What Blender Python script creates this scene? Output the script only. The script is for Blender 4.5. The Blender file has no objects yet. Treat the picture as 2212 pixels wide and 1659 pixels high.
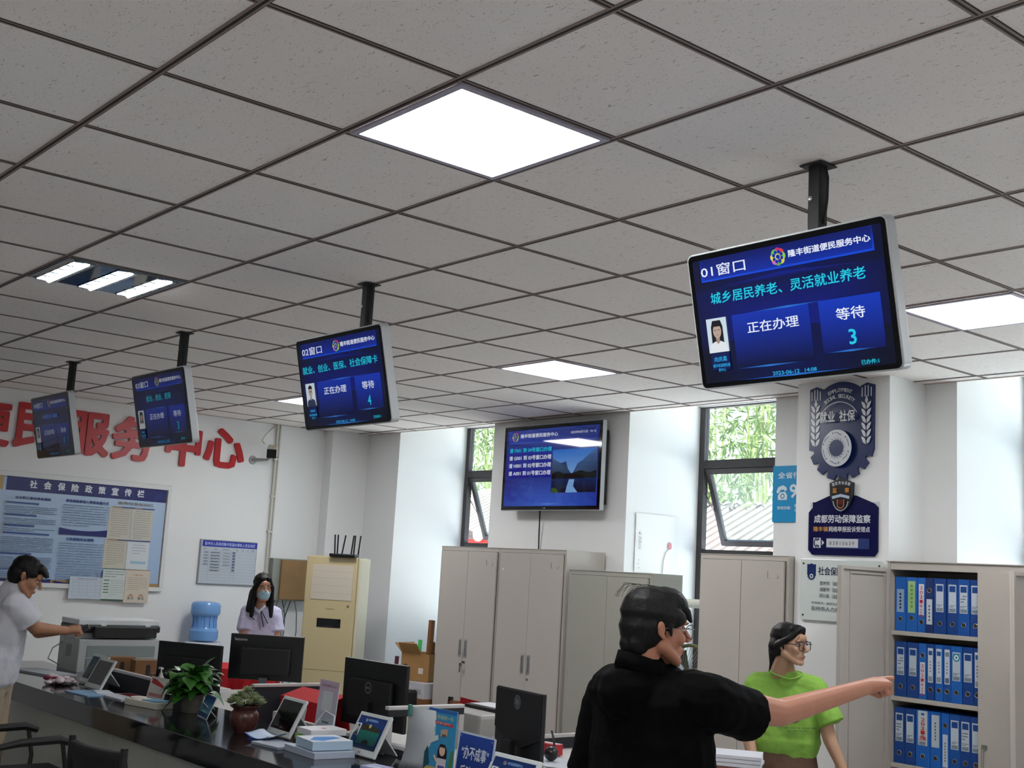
import bpy, bmesh, math, random
import numpy as np
from mathutils import Vector, Matrix, Euler
random.seed(7)
SC = bpy.context.scene
COL = SC.collection
R = math.radians
# ------------------------------------------------------------------ camera, world, lights, exposure
cam_data = bpy.data.cameras.new('camera')
cam_data.sensor_fit = 'HORIZONTAL'; cam_data.sensor_width = 36.0
cam_data.lens = 2605.03 / 2212 * 36.0
cam_data.clip_start = 0.05; cam_data.clip_end = 300
cam = bpy.data.objects.new('camera', cam_data); COL.objects.link(cam)
YAW, PITCH, ROLL = R(-50.4241), R(8.8993), R(3.2693)
_f = Vector((math.sin(YAW)*math.cos(PITCH), math.cos(YAW)*math.cos(PITCH), math.sin(PITCH)))
_r0 = Vector((math.cos(YAW), -math.sin(YAW), 0)); _u0 = _r0.cross(_f)
_r = _r0*math.cos(ROLL) + _u0*math.sin(ROLL); _u = -_r0*math.sin(ROLL) + _u0*math.cos(ROLL)
ZC = 1.64
M_ = Matrix.Identity(4)
for k in range(3):
    M_[k][0] = _r[k]; M_[k][1] = _u[k]; M_[k][2] = -_f[k]
M_[2][3] = ZC
cam.matrix_world = M_
SC.camera = cam

world = bpy.data.worlds.new('sky'); SC.world = world; world.use_nodes = True
_nt = world.node_tree; _nt.nodes.clear()
_o = _nt.nodes.new('ShaderNodeOutputWorld'); _b = _nt.nodes.new('ShaderNodeBackground'); _s = _nt.nodes.new('ShaderNodeTexSky')
_s.sky_type = 'NISHITA'; _s.sun_disc = False; _s.sun_elevation = R(62); _s.sun_rotation = R(200); _s.air_density = 1.2; _s.dust_density = 2.5
_nt.links.new(_s.outputs[0], _b.inputs[0]); _nt.links.new(_b.outputs[0], _o.inputs[0]); _b.inputs[1].default_value = 0.18
sun_data = bpy.data.lights.new('sun', 'SUN'); sun_data.energy = 9.0; sun_data.angle = R(1.0); sun_data.color = (1, .98, .95)
sun = bpy.data.objects.new('sun', sun_data); COL.objects.link(sun); sun.rotation_euler = (R(15), 0, R(12))
def portal(name, loc, rot, sx, sy):
    d = bpy.data.lights.new(name, 'AREA'); d.shape = 'RECTANGLE'; d.size = sx; d.size_y = sy
    d.cycles.is_portal = True
    o = bpy.data.objects.new(name, d); COL.objects.link(o); o.location = loc; o.rotation_euler = rot
for n, x0, x1 in (('a', -10.07, -8.56), ('b', -6.83, -5.37), ('c', -3.97, -2.4), ('d', -.9, .7)):
    portal('daylight_portal_'+n, ((x0+x1)/2, 7.93, 2.0), (R(-90), 0, 0), x1-x0, 2.3)
portal('daylight_portal_front', (1.8, -5.1, 1.35), (R(90), 0, 0), 2.4, 2.5)
SC.view_settings.view_transform = 'Standard'; SC.view_settings.look = 'None'
SC.view_settings.gamma = 1.0; SC.view_settings.use_curve_mapping = False
SC.view_settings.exposure = 1.8
LAMP = 10.0        # radiance of a lit ceiling panel
SCREEN = .30

# ------------------------------------------------------------------ helpers
def lin(c):
    return c/12.92 if c <= .04045 else ((c+.055)/1.055)**2.4
def hx(s):
    s = s.lstrip('#'); return tuple(lin(int(s[i:i+2], 16)/255) for i in (0, 2, 4))
MATS = {}
def mat(name, col, rough=.5, metal=0.0, spec=.5, noise=0.0, nscale=20.0, bump=0.0, alpha=1.0, emit=None, estr=0.0, coat=0.0, trans=0.0):
    if name in MATS: return MATS[name]
    if isinstance(col, str): col = hx(col)
    m = bpy.data.materials.new(name); m.use_nodes = True; nt = m.node_tree
    p = nt.nodes['Principled BSDF']
    p.inputs['Base Color'].default_value = (*col, 1); p.inputs['Roughness'].default_value = rough
    p.inputs['Metallic'].default_value = metal; p.inputs['Specular IOR Level'].default_value = spec
    p.inputs['Alpha'].default_value = alpha; p.inputs['Coat Weight'].default_value = coat
    p.inputs['Transmission Weight'].default_value = trans
    if emit is not None:
        p.inputs['Emission Color'].default_value = (*emit, 1); p.inputs['Emission Strength'].default_value = estr
    if noise or bump:
        tc = nt.nodes.new('ShaderNodeTexCoord'); nz = nt.nodes.new('ShaderNodeTexNoise')
        nz.inputs['Scale'].default_value = nscale; nz.inputs['Detail'].default_value = 4
        nt.links.new(tc.outputs['Object'], nz.inputs['Vector'])
        if noise:
            mx = nt.nodes.new('ShaderNodeMix'); mx.data_type = 'RGBA'
            mx.inputs[6].default_value = (*[c*(1-noise) for c in col], 1); mx.inputs[7].default_value = (*[min(1, c*(1+noise)) for c in col], 1)
            nt.links.new(nz.outputs[0], mx.inputs[0]); nt.links.new(mx.outputs[2], p.inputs['Base Color'])
        if bump:
            bp = nt.nodes.new('ShaderNodeBump'); bp.inputs['Strength'].default_value = bump; bp.inputs['Distance'].default_value = .01
            nt.links.new(nz.outputs[0], bp.inputs['Height']); nt.links.new(bp.outputs[0], p.inputs['Normal'])
    MATS[name] = m; return m
def mat_print(name, rough=.5, emit=0.0, spec=.5):
    # printed or displayed colours come from the mesh's own colour layer
    if name in MATS: return MATS[name]
    m = bpy.data.materials.new(name); m.use_nodes = True; nt = m.node_tree; p = nt.nodes['Principled BSDF']
    a = nt.nodes.new('ShaderNodeAttribute'); a.attribute_name = 'Col'
    p.inputs['Roughness'].default_value = rough; p.inputs['Specular IOR Level'].default_value = spec
    if emit:
        p.inputs['Base Color'].default_value = (.006, .006, .008, 1)
        nt.links.new(a.outputs[0], p.inputs['Emission Color']); p.inputs['Emission Strength'].default_value = emit
    else:
        nt.links.new(a.outputs[0], p.inputs['Base Color'])
    MATS[name] = m; return m
def mat_glass(name, tint=(1, 1, 1), gloss=.08, rough=.02, haze=0.0):
    if name in MATS: return MATS[name]
    m = bpy.data.materials.new(name); m.use_nodes = True; nt = m.node_tree; nt.nodes.clear()
    o = nt.nodes.new('ShaderNodeOutputMaterial'); t = nt.nodes.new('ShaderNodeBsdfTransparent'); t.inputs[0].default_value = (*tint, 1)
    g = nt.nodes.new('ShaderNodeBsdfGlossy'); g.inputs['Roughness'].default_value = rough
    lw = nt.nodes.new('ShaderNodeLayerWeight'); lw.inputs[0].default_value = .5
    pw = nt.nodes.new('ShaderNodeMath'); pw.operation = 'POWER'; pw.inputs[1].default_value = 4.0; nt.links.new(lw.outputs['Facing'], pw.inputs[0])
    fr = nt.nodes.new('ShaderNodeMath'); fr.operation = 'MULTIPLY_ADD'; fr.inputs[1].default_value = .8; fr.inputs[2].default_value = .03; nt.links.new(pw.outputs[0], fr.inputs[0])
    mx = nt.nodes.new('ShaderNodeMixShader')
    nt.links.new(fr.outputs[0], mx.inputs[0]); nt.links.new(t.outputs[0], mx.inputs[1]); nt.links.new(g.outputs[0], mx.inputs[2])
    last = mx
    if haze:
        d = nt.nodes.new('ShaderNodeBsdfTranslucent'); d.inputs[0].default_value = (.9, .95, .93, 1); m2 = nt.nodes.new('ShaderNodeMixShader'); m2.inputs[0].default_value = haze
        nt.links.new(mx.outputs[0], m2.inputs[1]); nt.links.new(d.outputs[0], m2.inputs[2]); last = m2
    nt.links.new(last.outputs[0], o.inputs[0]); MATS[name] = m; return m

def frame(x=None, y=None, z=None, o=(0, 0, 0)):
    m = Matrix.Identity(4)
    for k in range(3):
        m[k][0] = x[k]; m[k][1] = y[k]; m[k][2] = z[k]; m[k][3] = o[k]
    return m
class MB:
    def __init__(self): self.bm = bmesh.new()
    def _add(self, verts, faces, mtx=None):
        vs = [self.bm.verts.new((mtx @ Vector(v)) if mtx else v) for v in verts]
        for f in faces:
            try: self.bm.faces.new([vs[i] for i in f])
            except ValueError: pass
        return self
    def box(self, lo, hi, mtx=None):
        x0, y0, z0 = lo; x1, y1, z1 = hi
        v = [(x0,y0,z0),(x1,y0,z0),(x1,y1,z0),(x0,y1,z0),(x0,y0,z1),(x1,y0,z1),(x1,y1,z1),(x0,y1,z1)]
        return self._add(v, [(3,2,1,0),(4,5,6,7),(0,1,5,4),(1,2,6,5),(2,3,7,6),(3,0,4,7)], mtx)
    def cb(self, c, s, mtx=None):
        return self.box([c[i]-s[i]/2 for i in range(3)], [c[i]+s[i]/2 for i in range(3)], mtx)
    def bar(self, p, q, w, h, up=(0, 0, 1)):
        p, q = Vector(p), Vector(q); d = q-p; L = d.length; z = d.normalized(); u = Vector(up)
        x = u.cross(z)
        if x.length < 1e-5: x = Vector((1, 0, 0)).cross(z)
        x.normalize(); y = z.cross(x)
        return self.box((-w/2, -h/2, 0), (w/2, h/2, L), frame(x, y, z, p))
    def lathe(self, prof, c=(0, 0, 0), seg=24, mtx=None):
        v, f = [], []; n = len(prof)
        for r, z in prof:
            for k in range(seg):
                a = 2*math.pi*k/seg; v.append((c[0]+r*math.cos(a), c[1]+r*math.sin(a), c[2]+z))
        for i in range(n-1):
            for k in range(seg):
                k2 = (k+1) % seg; f.append((i*seg+k, i*seg+k2, (i+1)*seg+k2, (i+1)*seg+k))
        f.append(tuple(reversed(range(seg)))); f.append(tuple((n-1)*seg+k for k in range(seg)))
        return self._add(v, f, mtx)
    def cyl(self, p, q, r, r2=None, seg=16):
        p, q = Vector(p), Vector(q); z = (q-p).normalized(); x = z.orthogonal().normalized(); y = z.cross(x)
        return self.lathe([(r, 0), (r if r2 is None else r2, (q-p).length)], seg=seg, mtx=frame(x, y, z, p))
    def tube(self, pts, r, seg=8, closed=False):
        pts = [Vector(p) for p in pts]; n = len(pts); v, f = [], []; x = None
        rr = r if isinstance(r, (list, tuple)) else [r]*n
        for i, p in enumerate(pts):
            a = pts[(i-1) % n] if (i or closed) else p; b = pts[(i+1) % n] if (i < n-1 or closed) else p
            t = (b-a).normalized()
            x = t.orthogonal().normalized() if x is None else (x - t*x.dot(t)).normalized()
            y = t.cross(x)
            for k in range(seg):
                an = 2*math.pi*k/seg; v.append(p + x*(rr[i]*math.cos(an)) + y*(rr[i]*math.sin(an)))
        for i in range(n if closed else n-1):
            j = (i+1) % n
            for k in range(seg):
                k2 = (k+1) % seg; f.append((i*seg+k, i*seg+k2, j*seg+k2, j*seg+k))
        if not closed:
            f.append(tuple(reversed(range(seg)))); f.append(tuple((n-1)*seg+k for k in range(seg)))
        return self._add(v, f)
    def prism(self, poly, z0, z1, mtx=None):
        n = len(poly); a = sum(poly[i][0]*poly[(i+1) % n][1]-poly[(i+1) % n][0]*poly[i][1] for i in range(n))
        if a < 0: poly = poly[::-1]
        v = [(x, y, z0) for x, y in poly]+[(x, y, z1) for x, y in poly]
        f = [tuple(reversed(range(n))), tuple(range(n, 2*n))]+[(i, (i+1) % n, n+(i+1) % n, n+i) for i in range(n)]
        return self._add(v, f, mtx)
    def ell(self, c, r, mtx=None, seg=20, rings=12):
        v, f = [], []
        for i in range(rings+1):
            t = math.pi*i/rings
            for k in range(seg):
                a = 2*math.pi*k/seg; v.append((c[0]+r[0]*math.sin(t)*math.cos(a), c[1]+r[1]*math.sin(t)*math.sin(a), c[2]-r[2]*math.cos(t)))
        for i in range(rings):
            for k in range(seg):
                k2 = (k+1) % seg; f.append((i*seg+k, i*seg+k2, (i+1)*seg+k2, (i+1)*seg+k))
        self._add(v, f, mtx); return self
    def sheet(self, grid):     # grid[i][j] of points
        n, m = len(grid), len(grid[0])
        return self._add([p for row in grid for p in row], [(i*m+j, i*m+j+1, (i+1)*m+j+1, (i+1)*m+j) for i in range(n-1) for j in range(m-1)])
    def mesh(self, name):
        bmesh.ops.remove_doubles(self.bm, verts=self.bm.verts, dist=1e-6)
        me = bpy.data.meshes.new(name); self.bm.to_mesh(me); self.bm.free(); return me
    def build(self, name, m, parent=None, smooth=False, bevel=0.0, mtx=None, solid=0.0, subsurf=0, loc=None):
        return link(name, self.mesh(name), m, parent, smooth, bevel, mtx, solid, subsurf, loc)
def link(name, me, m, parent=None, smooth=False, bevel=0.0, mtx=None, solid=0.0, subsurf=0, loc=None):
    if mtx is not None: me.transform(mtx)
    if m is not None and not len(me.materials): me.materials.append(m)
    o = bpy.data.objects.new(name, me); COL.objects.link(o)
    if parent is not None: o.parent = parent
    if loc is not None: o.location = loc
    if smooth:
        me.polygons.foreach_set('use_smooth', [True]*len(me.polygons))
        if smooth != 'all' and hasattr(me, 'set_sharp_from_angle'): me.set_sharp_from_angle(angle=R(40))
    if solid:
        s = o.modifiers.new('solid', 'SOLIDIFY'); s.thickness = solid; s.offset = 0
    if bevel:
        b = o.modifiers.new('bevel', 'BEVEL'); b.width = bevel; b.segments = 2; b.limit_method = 'ANGLE'; b.angle_limit = R(50)
    if subsurf:
        s = o.modifiers.new('subsurf', 'SUBSURF'); s.levels = subsurf; s.render_levels = subsurf
    return o
def tag(o, label, cat, group=None, kind=None):
    o['label'] = label; o['category'] = cat
    if group: o['group'] = group
    if kind: o['kind'] = kind
    return o
def thing(name, label, cat, loc=(0, 0, 0), rz=0.0, group=None, rot=None):
    o = bpy.data.objects.new(name, None); COL.objects.link(o); o.empty_display_size = .1
    o.location = loc; o.rotation_euler = rot if rot else (0, 0, rz)
    return tag(o, label, cat, group)
def struct(o, name=None):
    o['kind'] = 'structure'; return o
def copy_tree(o, loc=None, label=None, parent=None):
    c = o.copy(); COL.objects.link(c)
    if parent is not None: c.parent = parent
    if loc is not None: c.location = loc
    if label: c['label'] = label
    for ch in list(o.children): copy_tree(ch, parent=c)
    return c

_TXT = {}
def glyphs(body, bold=0.0, spacing=1.0, line=1.0):
    key = (body, bold, spacing)
    if key in _TXT: return _TXT[key]
    c = bpy.data.curves.new('txt', 'FONT'); c.body = body; c.size = 1; c.space_character = spacing; c.space_line = line
    c.resolution_u = 2
    o = bpy.data.objects.new('txt', c); COL.objects.link(o)
    me = bpy.data.meshes.new_from_object(o.evaluated_get(bpy.context.evaluated_depsgraph_get()))
    v = [(p.co.x, p.co.y) for p in me.vertices]; f = [tuple(p.vertices) for p in me.polygons]
    bpy.data.objects.remove(o); bpy.data.curves.remove(c); bpy.data.meshes.remove(me)
    if bold:
        n = len(v); V, F = [], []
        for k, (dx, dy) in enumerate(((0, 0), (bold, bold), (-bold, bold), (bold, -bold), (-bold, -bold)) if bold < .02 else ((0, 0), (bold, 0), (-bold, 0), (0, bold), (0, -bold), (bold*.8, bold*.8), (-bold*.8, bold*.8), (bold*.8, -bold*.8), (-bold*.8, -bold*.8))):
            V += [(p[0]+dx, p[1]+dy, k) for p in v]; F += [tuple(i+k*n for i in q) for q in f]
        v, f = V, F
    _TXT[key] = (v, f); return v, f
class Print:
    """flat coloured print in its own u,v plane (metres); each later layer lies a hair in front"""
    def __init__(self, step=.0003): self.v = []; self.f = []; self.c = []; self.z = 0.0; self.step = step
    def poly(self, pts, cols):
        if isinstance(cols, str): cols = hx(cols)
        b = len(self.v); self.z += self.step
        self.v += [(p[0], p[1], self.z) for p in pts]
        a = sum(pts[i][0]*pts[(i+1) % len(pts)][1]-pts[(i+1) % len(pts)][0]*pts[i][1] for i in range(len(pts)))
        idx = list(range(len(pts)))
        cc = cols if isinstance(cols, list) else [cols]*len(pts)
        cc = [hx(q) if isinstance(q, str) else q for q in cc]
        if a < 0: idx = idx[::-1]; cc = cc[::-1]
        self.f.append([b+i for i in idx]); self.c.append(cc); return self
    def rect(self, x0, y0, x1, y1, col, top=None):
        col = hx(col) if isinstance(col, str) else col
        top = col if top is None else (hx(top) if isinstance(top, str) else top)
        return self.poly([(x0, y0), (x1, y0), (x1, y1), (x0, y1)], [col, col, top, top])
    def disc(self, x, y, r, col, ry=None, n=24, a0=0, a1=360):
        ry = r if ry is None else ry
        return self.poly([(x+r*math.cos(R(a0+(a1-a0)*k/n)), y+ry*math.sin(R(a0+(a1-a0)*k/n))) for k in range(n + (0 if a1-a0 >= 360 else 1))], col)
    def line(self, pts, w, col):
        for (x0, y0), (x1, y1) in zip(pts, pts[1:]):
            d = math.hypot(x1-x0, y1-y0) or 1; nx, ny = -(y1-y0)/d*w/2, (x1-x0)/d*w/2
            z = self.z; self.poly([(x0+nx, y0+ny), (x0-nx, y0-ny), (x1-nx, y1-ny), (x1+nx, y1+ny)], col); self.z = z
        self.z += self.step; return self
    def text(self, body, x0, y0, x1, y1, col, bold=.012, spacing=1.0, rot=0.0, keep=False):
        v, f = glyphs(body, bold, spacing)
        if not v: return self
        if isinstance(col, str): col = hx(col)
        ax, bx = min(p[0] for p in v), max(p[0] for p in v); ay, by = min(p[1] for p in v), max(p[1] for p in v)
        sx = (x1-x0)/(bx-ax); sy = (y1-y0)/(by-ay)
        if keep:
            s = min(sx, sy); cx, cy = (x0+x1)/2, (y0+y1)/2; x0, y0 = cx-s*(bx-ax)/2, cy-s*(by-ay)/2; sx = sy = s
        b = len(self.v); self.z += self.step; mx, my = (x0+x1)/2, (y0+y1)/2; cr, sr = math.cos(rot), math.sin(rot)
        for p in v:
            x, y = x0+(p[0]-ax)*sx, y0+(p[1]-ay)*sy
            if rot: x, y = mx+(x-mx)*cr-(y-my)*sr, my+(x-mx)*sr+(y-my)*cr
            self.v.append((x, y, self.z+(p[2]*self.step*.12 if len(p) > 2 else 0)))
        for q in f: self.f.append([b+i for i in q]); self.c.append([col]*len(q))
        self.z += self.step if bold else 0
        return self
    def lines(self, x0, y1, x1, n, dy, h, col, rnd, last=.6, gap=.12):
        # unreadable small print: broken thin strokes
        for i in range(n):
            y = y1-i*dy; x = x0 + (h*2 if rnd.random() < .25 else 0); e = x1 if i < n-1 else x0+(x1-x0)*last
            z = self.z
            while x < e-h:
                w = min(e-x, (x1-x0)*rnd.uniform(.12, .45)); self.rect(x, y-h, x+w, y, col); self.z = z; x += w+(x1-x0)*rnd.uniform(.01, .04)
        self.z += self.step; return self
    def build(self, name, m, parent=None, mtx=None):
        me = bpy.data.meshes.new(name); me.from_pydata(self.v, [], self.f)
        at = me.color_attributes.new('Col', 'FLOAT_COLOR', 'CORNER')
        flat = [x for q in self.c for c in q for x in (*c[:3], 1.0)]
        at.data.foreach_set('color', flat)
        me.update(); return link(name, me, m, parent, mtx=mtx)
def arc_text(pr, body, cx, cy, rad, a_mid, size, col, step, bold=.015):
    n = len(body)
    for i, ch in enumerate(body):
        if ch == ' ': continue
        a = R(a_mid - (i-(n-1)/2)*step); x, y = cx+rad*math.cos(a), cy+rad*math.sin(a); w = size*(.35 if ch == 'I' else .8)
        pr.text(ch, x-w/2, y-size/2, x+w/2, y+size/2, col, bold=bold, rot=a-math.pi/2)
FACE_S = frame((1, 0, 0), (0, 0, 1), (0, -1, 0))          # u->+X, v->+Z, looks towards -Y
FACE_E = frame((0, 1, 0), (0, 0, 1), (1, 0, 0))           # u->+Y, v->+Z, looks towards +X
def at(m, o): 
    m = m.copy(); m.translation = Vector(o); return m
# ------------------------------------------------------------------ the room
ZT = 2.984; XL = -10.8; XR = 4.0; YB = 6.9; YF = -5.0; YO = 7.83
M_wall = mat('wall_paint', '#e9e9e8', .75, noise=.025, nscale=3.0, bump=.05)
M_frame = mat('dark_window_frame', '#3a3638', .45, noise=.25, nscale=14)
def mat_ceiling():
    m = bpy.data.materials.new('ceiling_board'); m.use_nodes = True; nt = m.node_tree; p = nt.nodes['Principled BSDF']
    p.inputs['Roughness'].default_value = .9; p.inputs['Specular IOR Level'].default_value = .2
    tc = nt.nodes.new('ShaderNodeTexCoord')
    def noise(sc, det, dist=0.0, sx=1, sy=1):
        mp = nt.nodes.new('ShaderNodeMapping'); mp.inputs['Scale'].default_value = (sx, sy, 1); nt.links.new(tc.outputs['Object'], mp.inputs[0])
        n = nt.nodes.new('ShaderNodeTexNoise'); n.inputs['Scale'].default_value = sc; n.inputs['Detail'].default_value = det; n.inputs['Distortion'].default_value = dist
        nt.links.new(mp.outputs[0], n.inputs['Vector']); return n
    def ramp(src, a, b, ca, cb):
        r = nt.nodes.new('ShaderNodeValToRGB'); r.color_ramp.elements[0].position = a; r.color_ramp.elements[1].position = b
        r.color_ramp.elements[0].color = (*ca, 1); r.color_ramp.elements[1].color = (*cb, 1); nt.links.new(src, r.inputs[0]); return r
    fis = ramp(noise(72, 2, 1.2, .55, 1.6).outputs[0], .655, .71, (1, 1, 1), (.55, .52, .49))
    pin = ramp(noise(210, 1).outputs[0], .70, .745, (1, 1, 1), (.5, .47, .45))
    tone = ramp(noise(1.3, 2).outputs[0], .3, .7, (.88, .82, .785), (.88, .845, .815))
    def mul(a, b):
        x = nt.nodes.new('ShaderNodeMix'); x.data_type = 'RGBA'; x.blend_type = 'MULTIPLY'; x.inputs[0].default_value = 1
        nt.links.new(a, x.inputs[6]); nt.links.new(b, x.inputs[7]); return x.outputs[2]
    nt.links.new(mul(mul(tone.outputs[0], fis.outputs[0]), pin.outputs[0]), p.inputs['Base Color']); return m
struct(MB().box((XL-.2, YF-.2, -.12), (XR+.2, YO+.2, 0)).build('floor', mat('floor_tile', '#adabab', .22, noise=.06, nscale=2)))
# tile grid of the suspended ceiling: x lines every .6, y lines every .6125
GX = [-2.567-.6*i for i in range(-11, 14)]; GY = [1.259+.6125*j for j in range(-10, 10)]
struct(MB().box((XL-.2, YF-.2, ZT), (XR+.2, YB, ZT+.05)).build('ceiling', mat_ceiling()))
g = MB()
gm = mat('ceiling_grid_metal', '#8a7a74', .6, noise=.3, nscale=9); gd = mat('ceiling_grid_gap', '#2a2220', .8)
dark = MB()
rg = random.Random(3)
for y in GY:
    if y > YB-.03: continue
    g.box((XL, y-.012, ZT-.003), (XR, y+.012, ZT)); dark.box((XL, y-.0045, ZT-.0034), (XR, y+.0045, ZT-.0031)); dark.box((XL, y+.012, ZT-.0012), (XR, y+.0155, ZT-.0002))
for x in GX:
    if x < XL: continue
    ys = [YF]+[y for y in GY if y < YB-.03]+[YB]
    for a, b in zip(ys, ys[1:]):
        j = rg.uniform(-.006, .006)
        g.box((x-.011+j, a+.012, ZT-.0025), (x+.011+j, b-.012, ZT)); dark.box((x-.0035+j, a+.012, ZT-.0029), (x+.0035+j, b-.012, ZT-.0026)); dark.box((x+.011+j, a+.012, ZT-.0012), (x+.0145+j, b-.012, ZT-.0002))
grid = struct(g.build('trim_1', gm)); dg = dark.build('grid_gap', gd, grid)
ang = MB(); ang.box((XL, YB-.022, ZT-.004), (XR, YB, ZT)); ang.box((XL, YF, ZT-.004), (XL+.022, YB, ZT)); struct(ang.build('trim_2', mat('wall_angle', '#b9a89f', .6)))
# walls
w = MB(); w.box((XL-.2, YF-.2, 0), (XL, YO, ZT+.4)); struct(w.build('wall_left', M_wall))
w = MB(); w.box((XR, YF-.2, 0), (XR+.2, YO, ZT+.4)); struct(w.build('wall_right', M_wall))
w = MB()
FX0, FX1 = .6, 3.0
w.box((XL, YF-.2, 0), (FX0, YF, ZT+.1)); w.box((FX1, YF-.2, 0), (XR, YF, ZT+.1)); w.box((FX0, YF-.2, 2.6), (FX1, YF, ZT+.1))
struct(w.build('wall_front', M_wall))
BAYS = [(-10.07, -8.56), (-6.83, -5.37), (-3.97, -2.4), (-.9, .7)]
w = MB(); xs = [XL]+[v for b in BAYS for v in b]+[XR]
for a, b in zip(xs[::2], xs[1::2]): w.box((a, YB, 0), (b, YO, 3.4))
for a, b in BAYS: w.box((a, YO-.15, 0), (b, YO, .9)); w.box((a, YB, 3.135), (b, YO, 3.4))
struct(w.build('wall_back', M_wall))
struct(MB().box((-4.88, 6.5, 0), (-4.19, YB, ZT)).build('wall_pillar', M_wall))
struct(MB().box((XL, 6.465, 0), (-10.645, YB, ZT)).build('wall_corner_column', M_wall))
struct(MB().box((XL-.2, YF-.2, 3.4), (XR+.2, YO+.05, 3.6)).build('trim_6', mat('sun_block_slab', '#9a9890', .8)))  # unseen slab added over the room to keep sun off the reveals
w = MB(); w.box((XL-.2, YF-.2, ZT+.05), (XR+.2, YF-.1, 3.4)); struct(w.build('trim_7', M_wall))  # unseen strip added above the front wall, closes the gap against sun
# windows in the bays
M_pane = mat_glass('window_pane', (.93, .97, .95)); M_haze = mat_glass('hazy_pane', (.86, .92, .89), haze=.05)  # the second glass mixes in a weak whitish translucent layer
def window(n, x0, x1, sash):
    y = 7.75; t = .055; z0, z1 = .9, 3.135
    fr = MB()
    fr.box((x0, y, z0), (x0+t, y+.06, z1)); fr.box((x1-t, y, z0), (x1, y+.06, z1)); fr.box((x0, y, z1-.02), (x1, y+.06, z1))
    mid = (x0+x1)/2 + .35
    fr.box((x0+t, y, 2.60), (x1-t, y+.06, 2.672)); fr.box((x0+t, y, 1.86), (x1-t, y+.06, 1.925)); fr.box((x0, y, z0), (x1, y+.06, z0+.05)); fr.box((mid-.03, y, z0), (mid+.03, y+.06, z1))
    W = struct(fr.build('window_%d' % n, M_frame, bevel=.004))
    gl = MB(); gl.box((x0+t, y+.028, 2.672), (mid-.03, y+.034, z1-.02)); gl.box((mid+.03, y+.028, 2.672), (x1-t, y+.034, z1-.02))
    gl.box((x0+t, y+.028, z0+.05), (mid-.03, y+.034, 1.86)); gl.box((mid+.03, y+.028, 1.925), (x1-t, y+.034, 2.60)); gl.box((mid+.03, y+.028, z0+.05), (x1-t, y+.034, 1.86))
    gl.build('window_pane', M_pane, W)
    # top-hung sash, pushed outwards at its foot
    s = MB(); sw, sh = mid-.03-x0-t-.01, 2.60-1.925-.005; q = .045
    s.box((0, 0, -sh), (q, .04, 0)); s.box((sw-q, 0, -sh), (sw, .04, 0)); s.box((q, 0, -q), (sw-q, .04, 0)); s.box((q, 0, -sh), (sw-q, .04, -sh+q))
    so = s.build('window_sash', mat('grey_sash_frame', '#4c4749', .4, noise=.15, nscale=10), W, bevel=.003, loc=(x0+t+.005, y+.01, 2.595))
    so.rotation_euler = (R(sash), 0, 0)
    MB().box((q, .017, -sh+q), (sw-q, .023, -q)).build('sash_pane', M_haze, so)
    st = MB(); th = R(sash); fx, fz = .40*math.sin(th), -.40*math.cos(th)
    st.bar((x0+t+.004, y+.03, 2.595-.20), (x0+t+.004, y+.02+fx, 2.595+fz), .012, .004); st.build('window_stay', mat('steel', '#9a9a98', .35, metal=1), W)
    sl = MB().box((x0, y-.02, 3.125), (x1, y, 3.135)); sl.build('window_lintel', M_wall, W)
window(1, BAYS[0][0], BAYS[0][1], 21); window(2, BAYS[1][0], BAYS[1][1], 21); window(3, BAYS[2][0], BAYS[2][1], 14); window(4, BAYS[3][0], BAYS[3][1], 14)
# unseen glazed entrance behind the viewer, added to bring in daylight
fr = MB()
for k in range(5):
    x = FX0+(FX1-FX0)*k/4; fr.box((x-.04, YF-.14, 0), (x+.04, YF-.06, 2.6))
fr.box((FX0, YF-.14, 2.5), (FX1, YF-.06, 2.6)); fr.box((FX0, YF-.14, 0), (FX1, YF-.06, .08)); fr.box((FX0, YF-.13, 1.0), (FX1, YF-.07, 1.06))
D = struct(fr.build('added_door', M_frame)); MB().box((FX0+.04, YF-.105, .08), (FX1-.04, YF-.099, 2.5)).build('door_pane', M_pane, D)

# ------------------------------------------------------------------ outside the windows
struct(MB().box((-40, YO, -.3), (30, 45, -.02)).build('trim_3', mat('courtyard_paving', '#d0d2d6', .9, noise=.2)))
struct(MB().box((-30, -40, -.3), (20, YF-.2, -.02)).build('trim_4', mat('street_paving', '#9a968e', .9, noise=.2)))
def bamboo(name, x, y, h, label, n, rad, seed):
    rn = random.Random(seed); t = thing(name, label, 'tree', (x, y, -.02), group='bamboo outside the windows')
    st = MB(); lf = MB(); 
    for k in range(7):
        a = rn.uniform(0, 6.3); r = rn.uniform(.05, .4); bx, by = r*math.cos(a), r*math.sin(a); lx, ly = bx*2.6, by*2.6
        st.tube([(bx, by, 0), (bx*1.3, by*1.3, h*.5), (lx, ly, h*rn.uniform(.9, 1.05))], [.022, .02, .008], 6)
    for k in range(n):
        a = rn.uniform(0, 6.3); r = rad*math.sqrt(rn.random()); z = rn.uniform(h*.25, h*1.02); c = Vector((r*math.cos(a), r*math.sin(a), z))
        for q in range(5):
            d = Vector((rn.gauss(0, .6), rn.gauss(0, .6), rn.uniform(-1.3, .1))).normalized(); L = rn.uniform(.14, .27); s = d.cross(Vector((rn.gauss(0, 1), rn.gauss(0, 1), rn.gauss(0, 1)))).normalized()*.016
            lf._add([c, c+d*L*.4+s, c+d*L, c+d*L*.4-s], [(0, 1, 2, 3)])
    st.build('stem', mat('bamboo_stem', '#7f8a4c', .6), t, smooth=True)
    o = lf.build('foliage', mat('bamboo_leaf', '#5f7440', .5, noise=.3, nscale=1.5), t)
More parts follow.
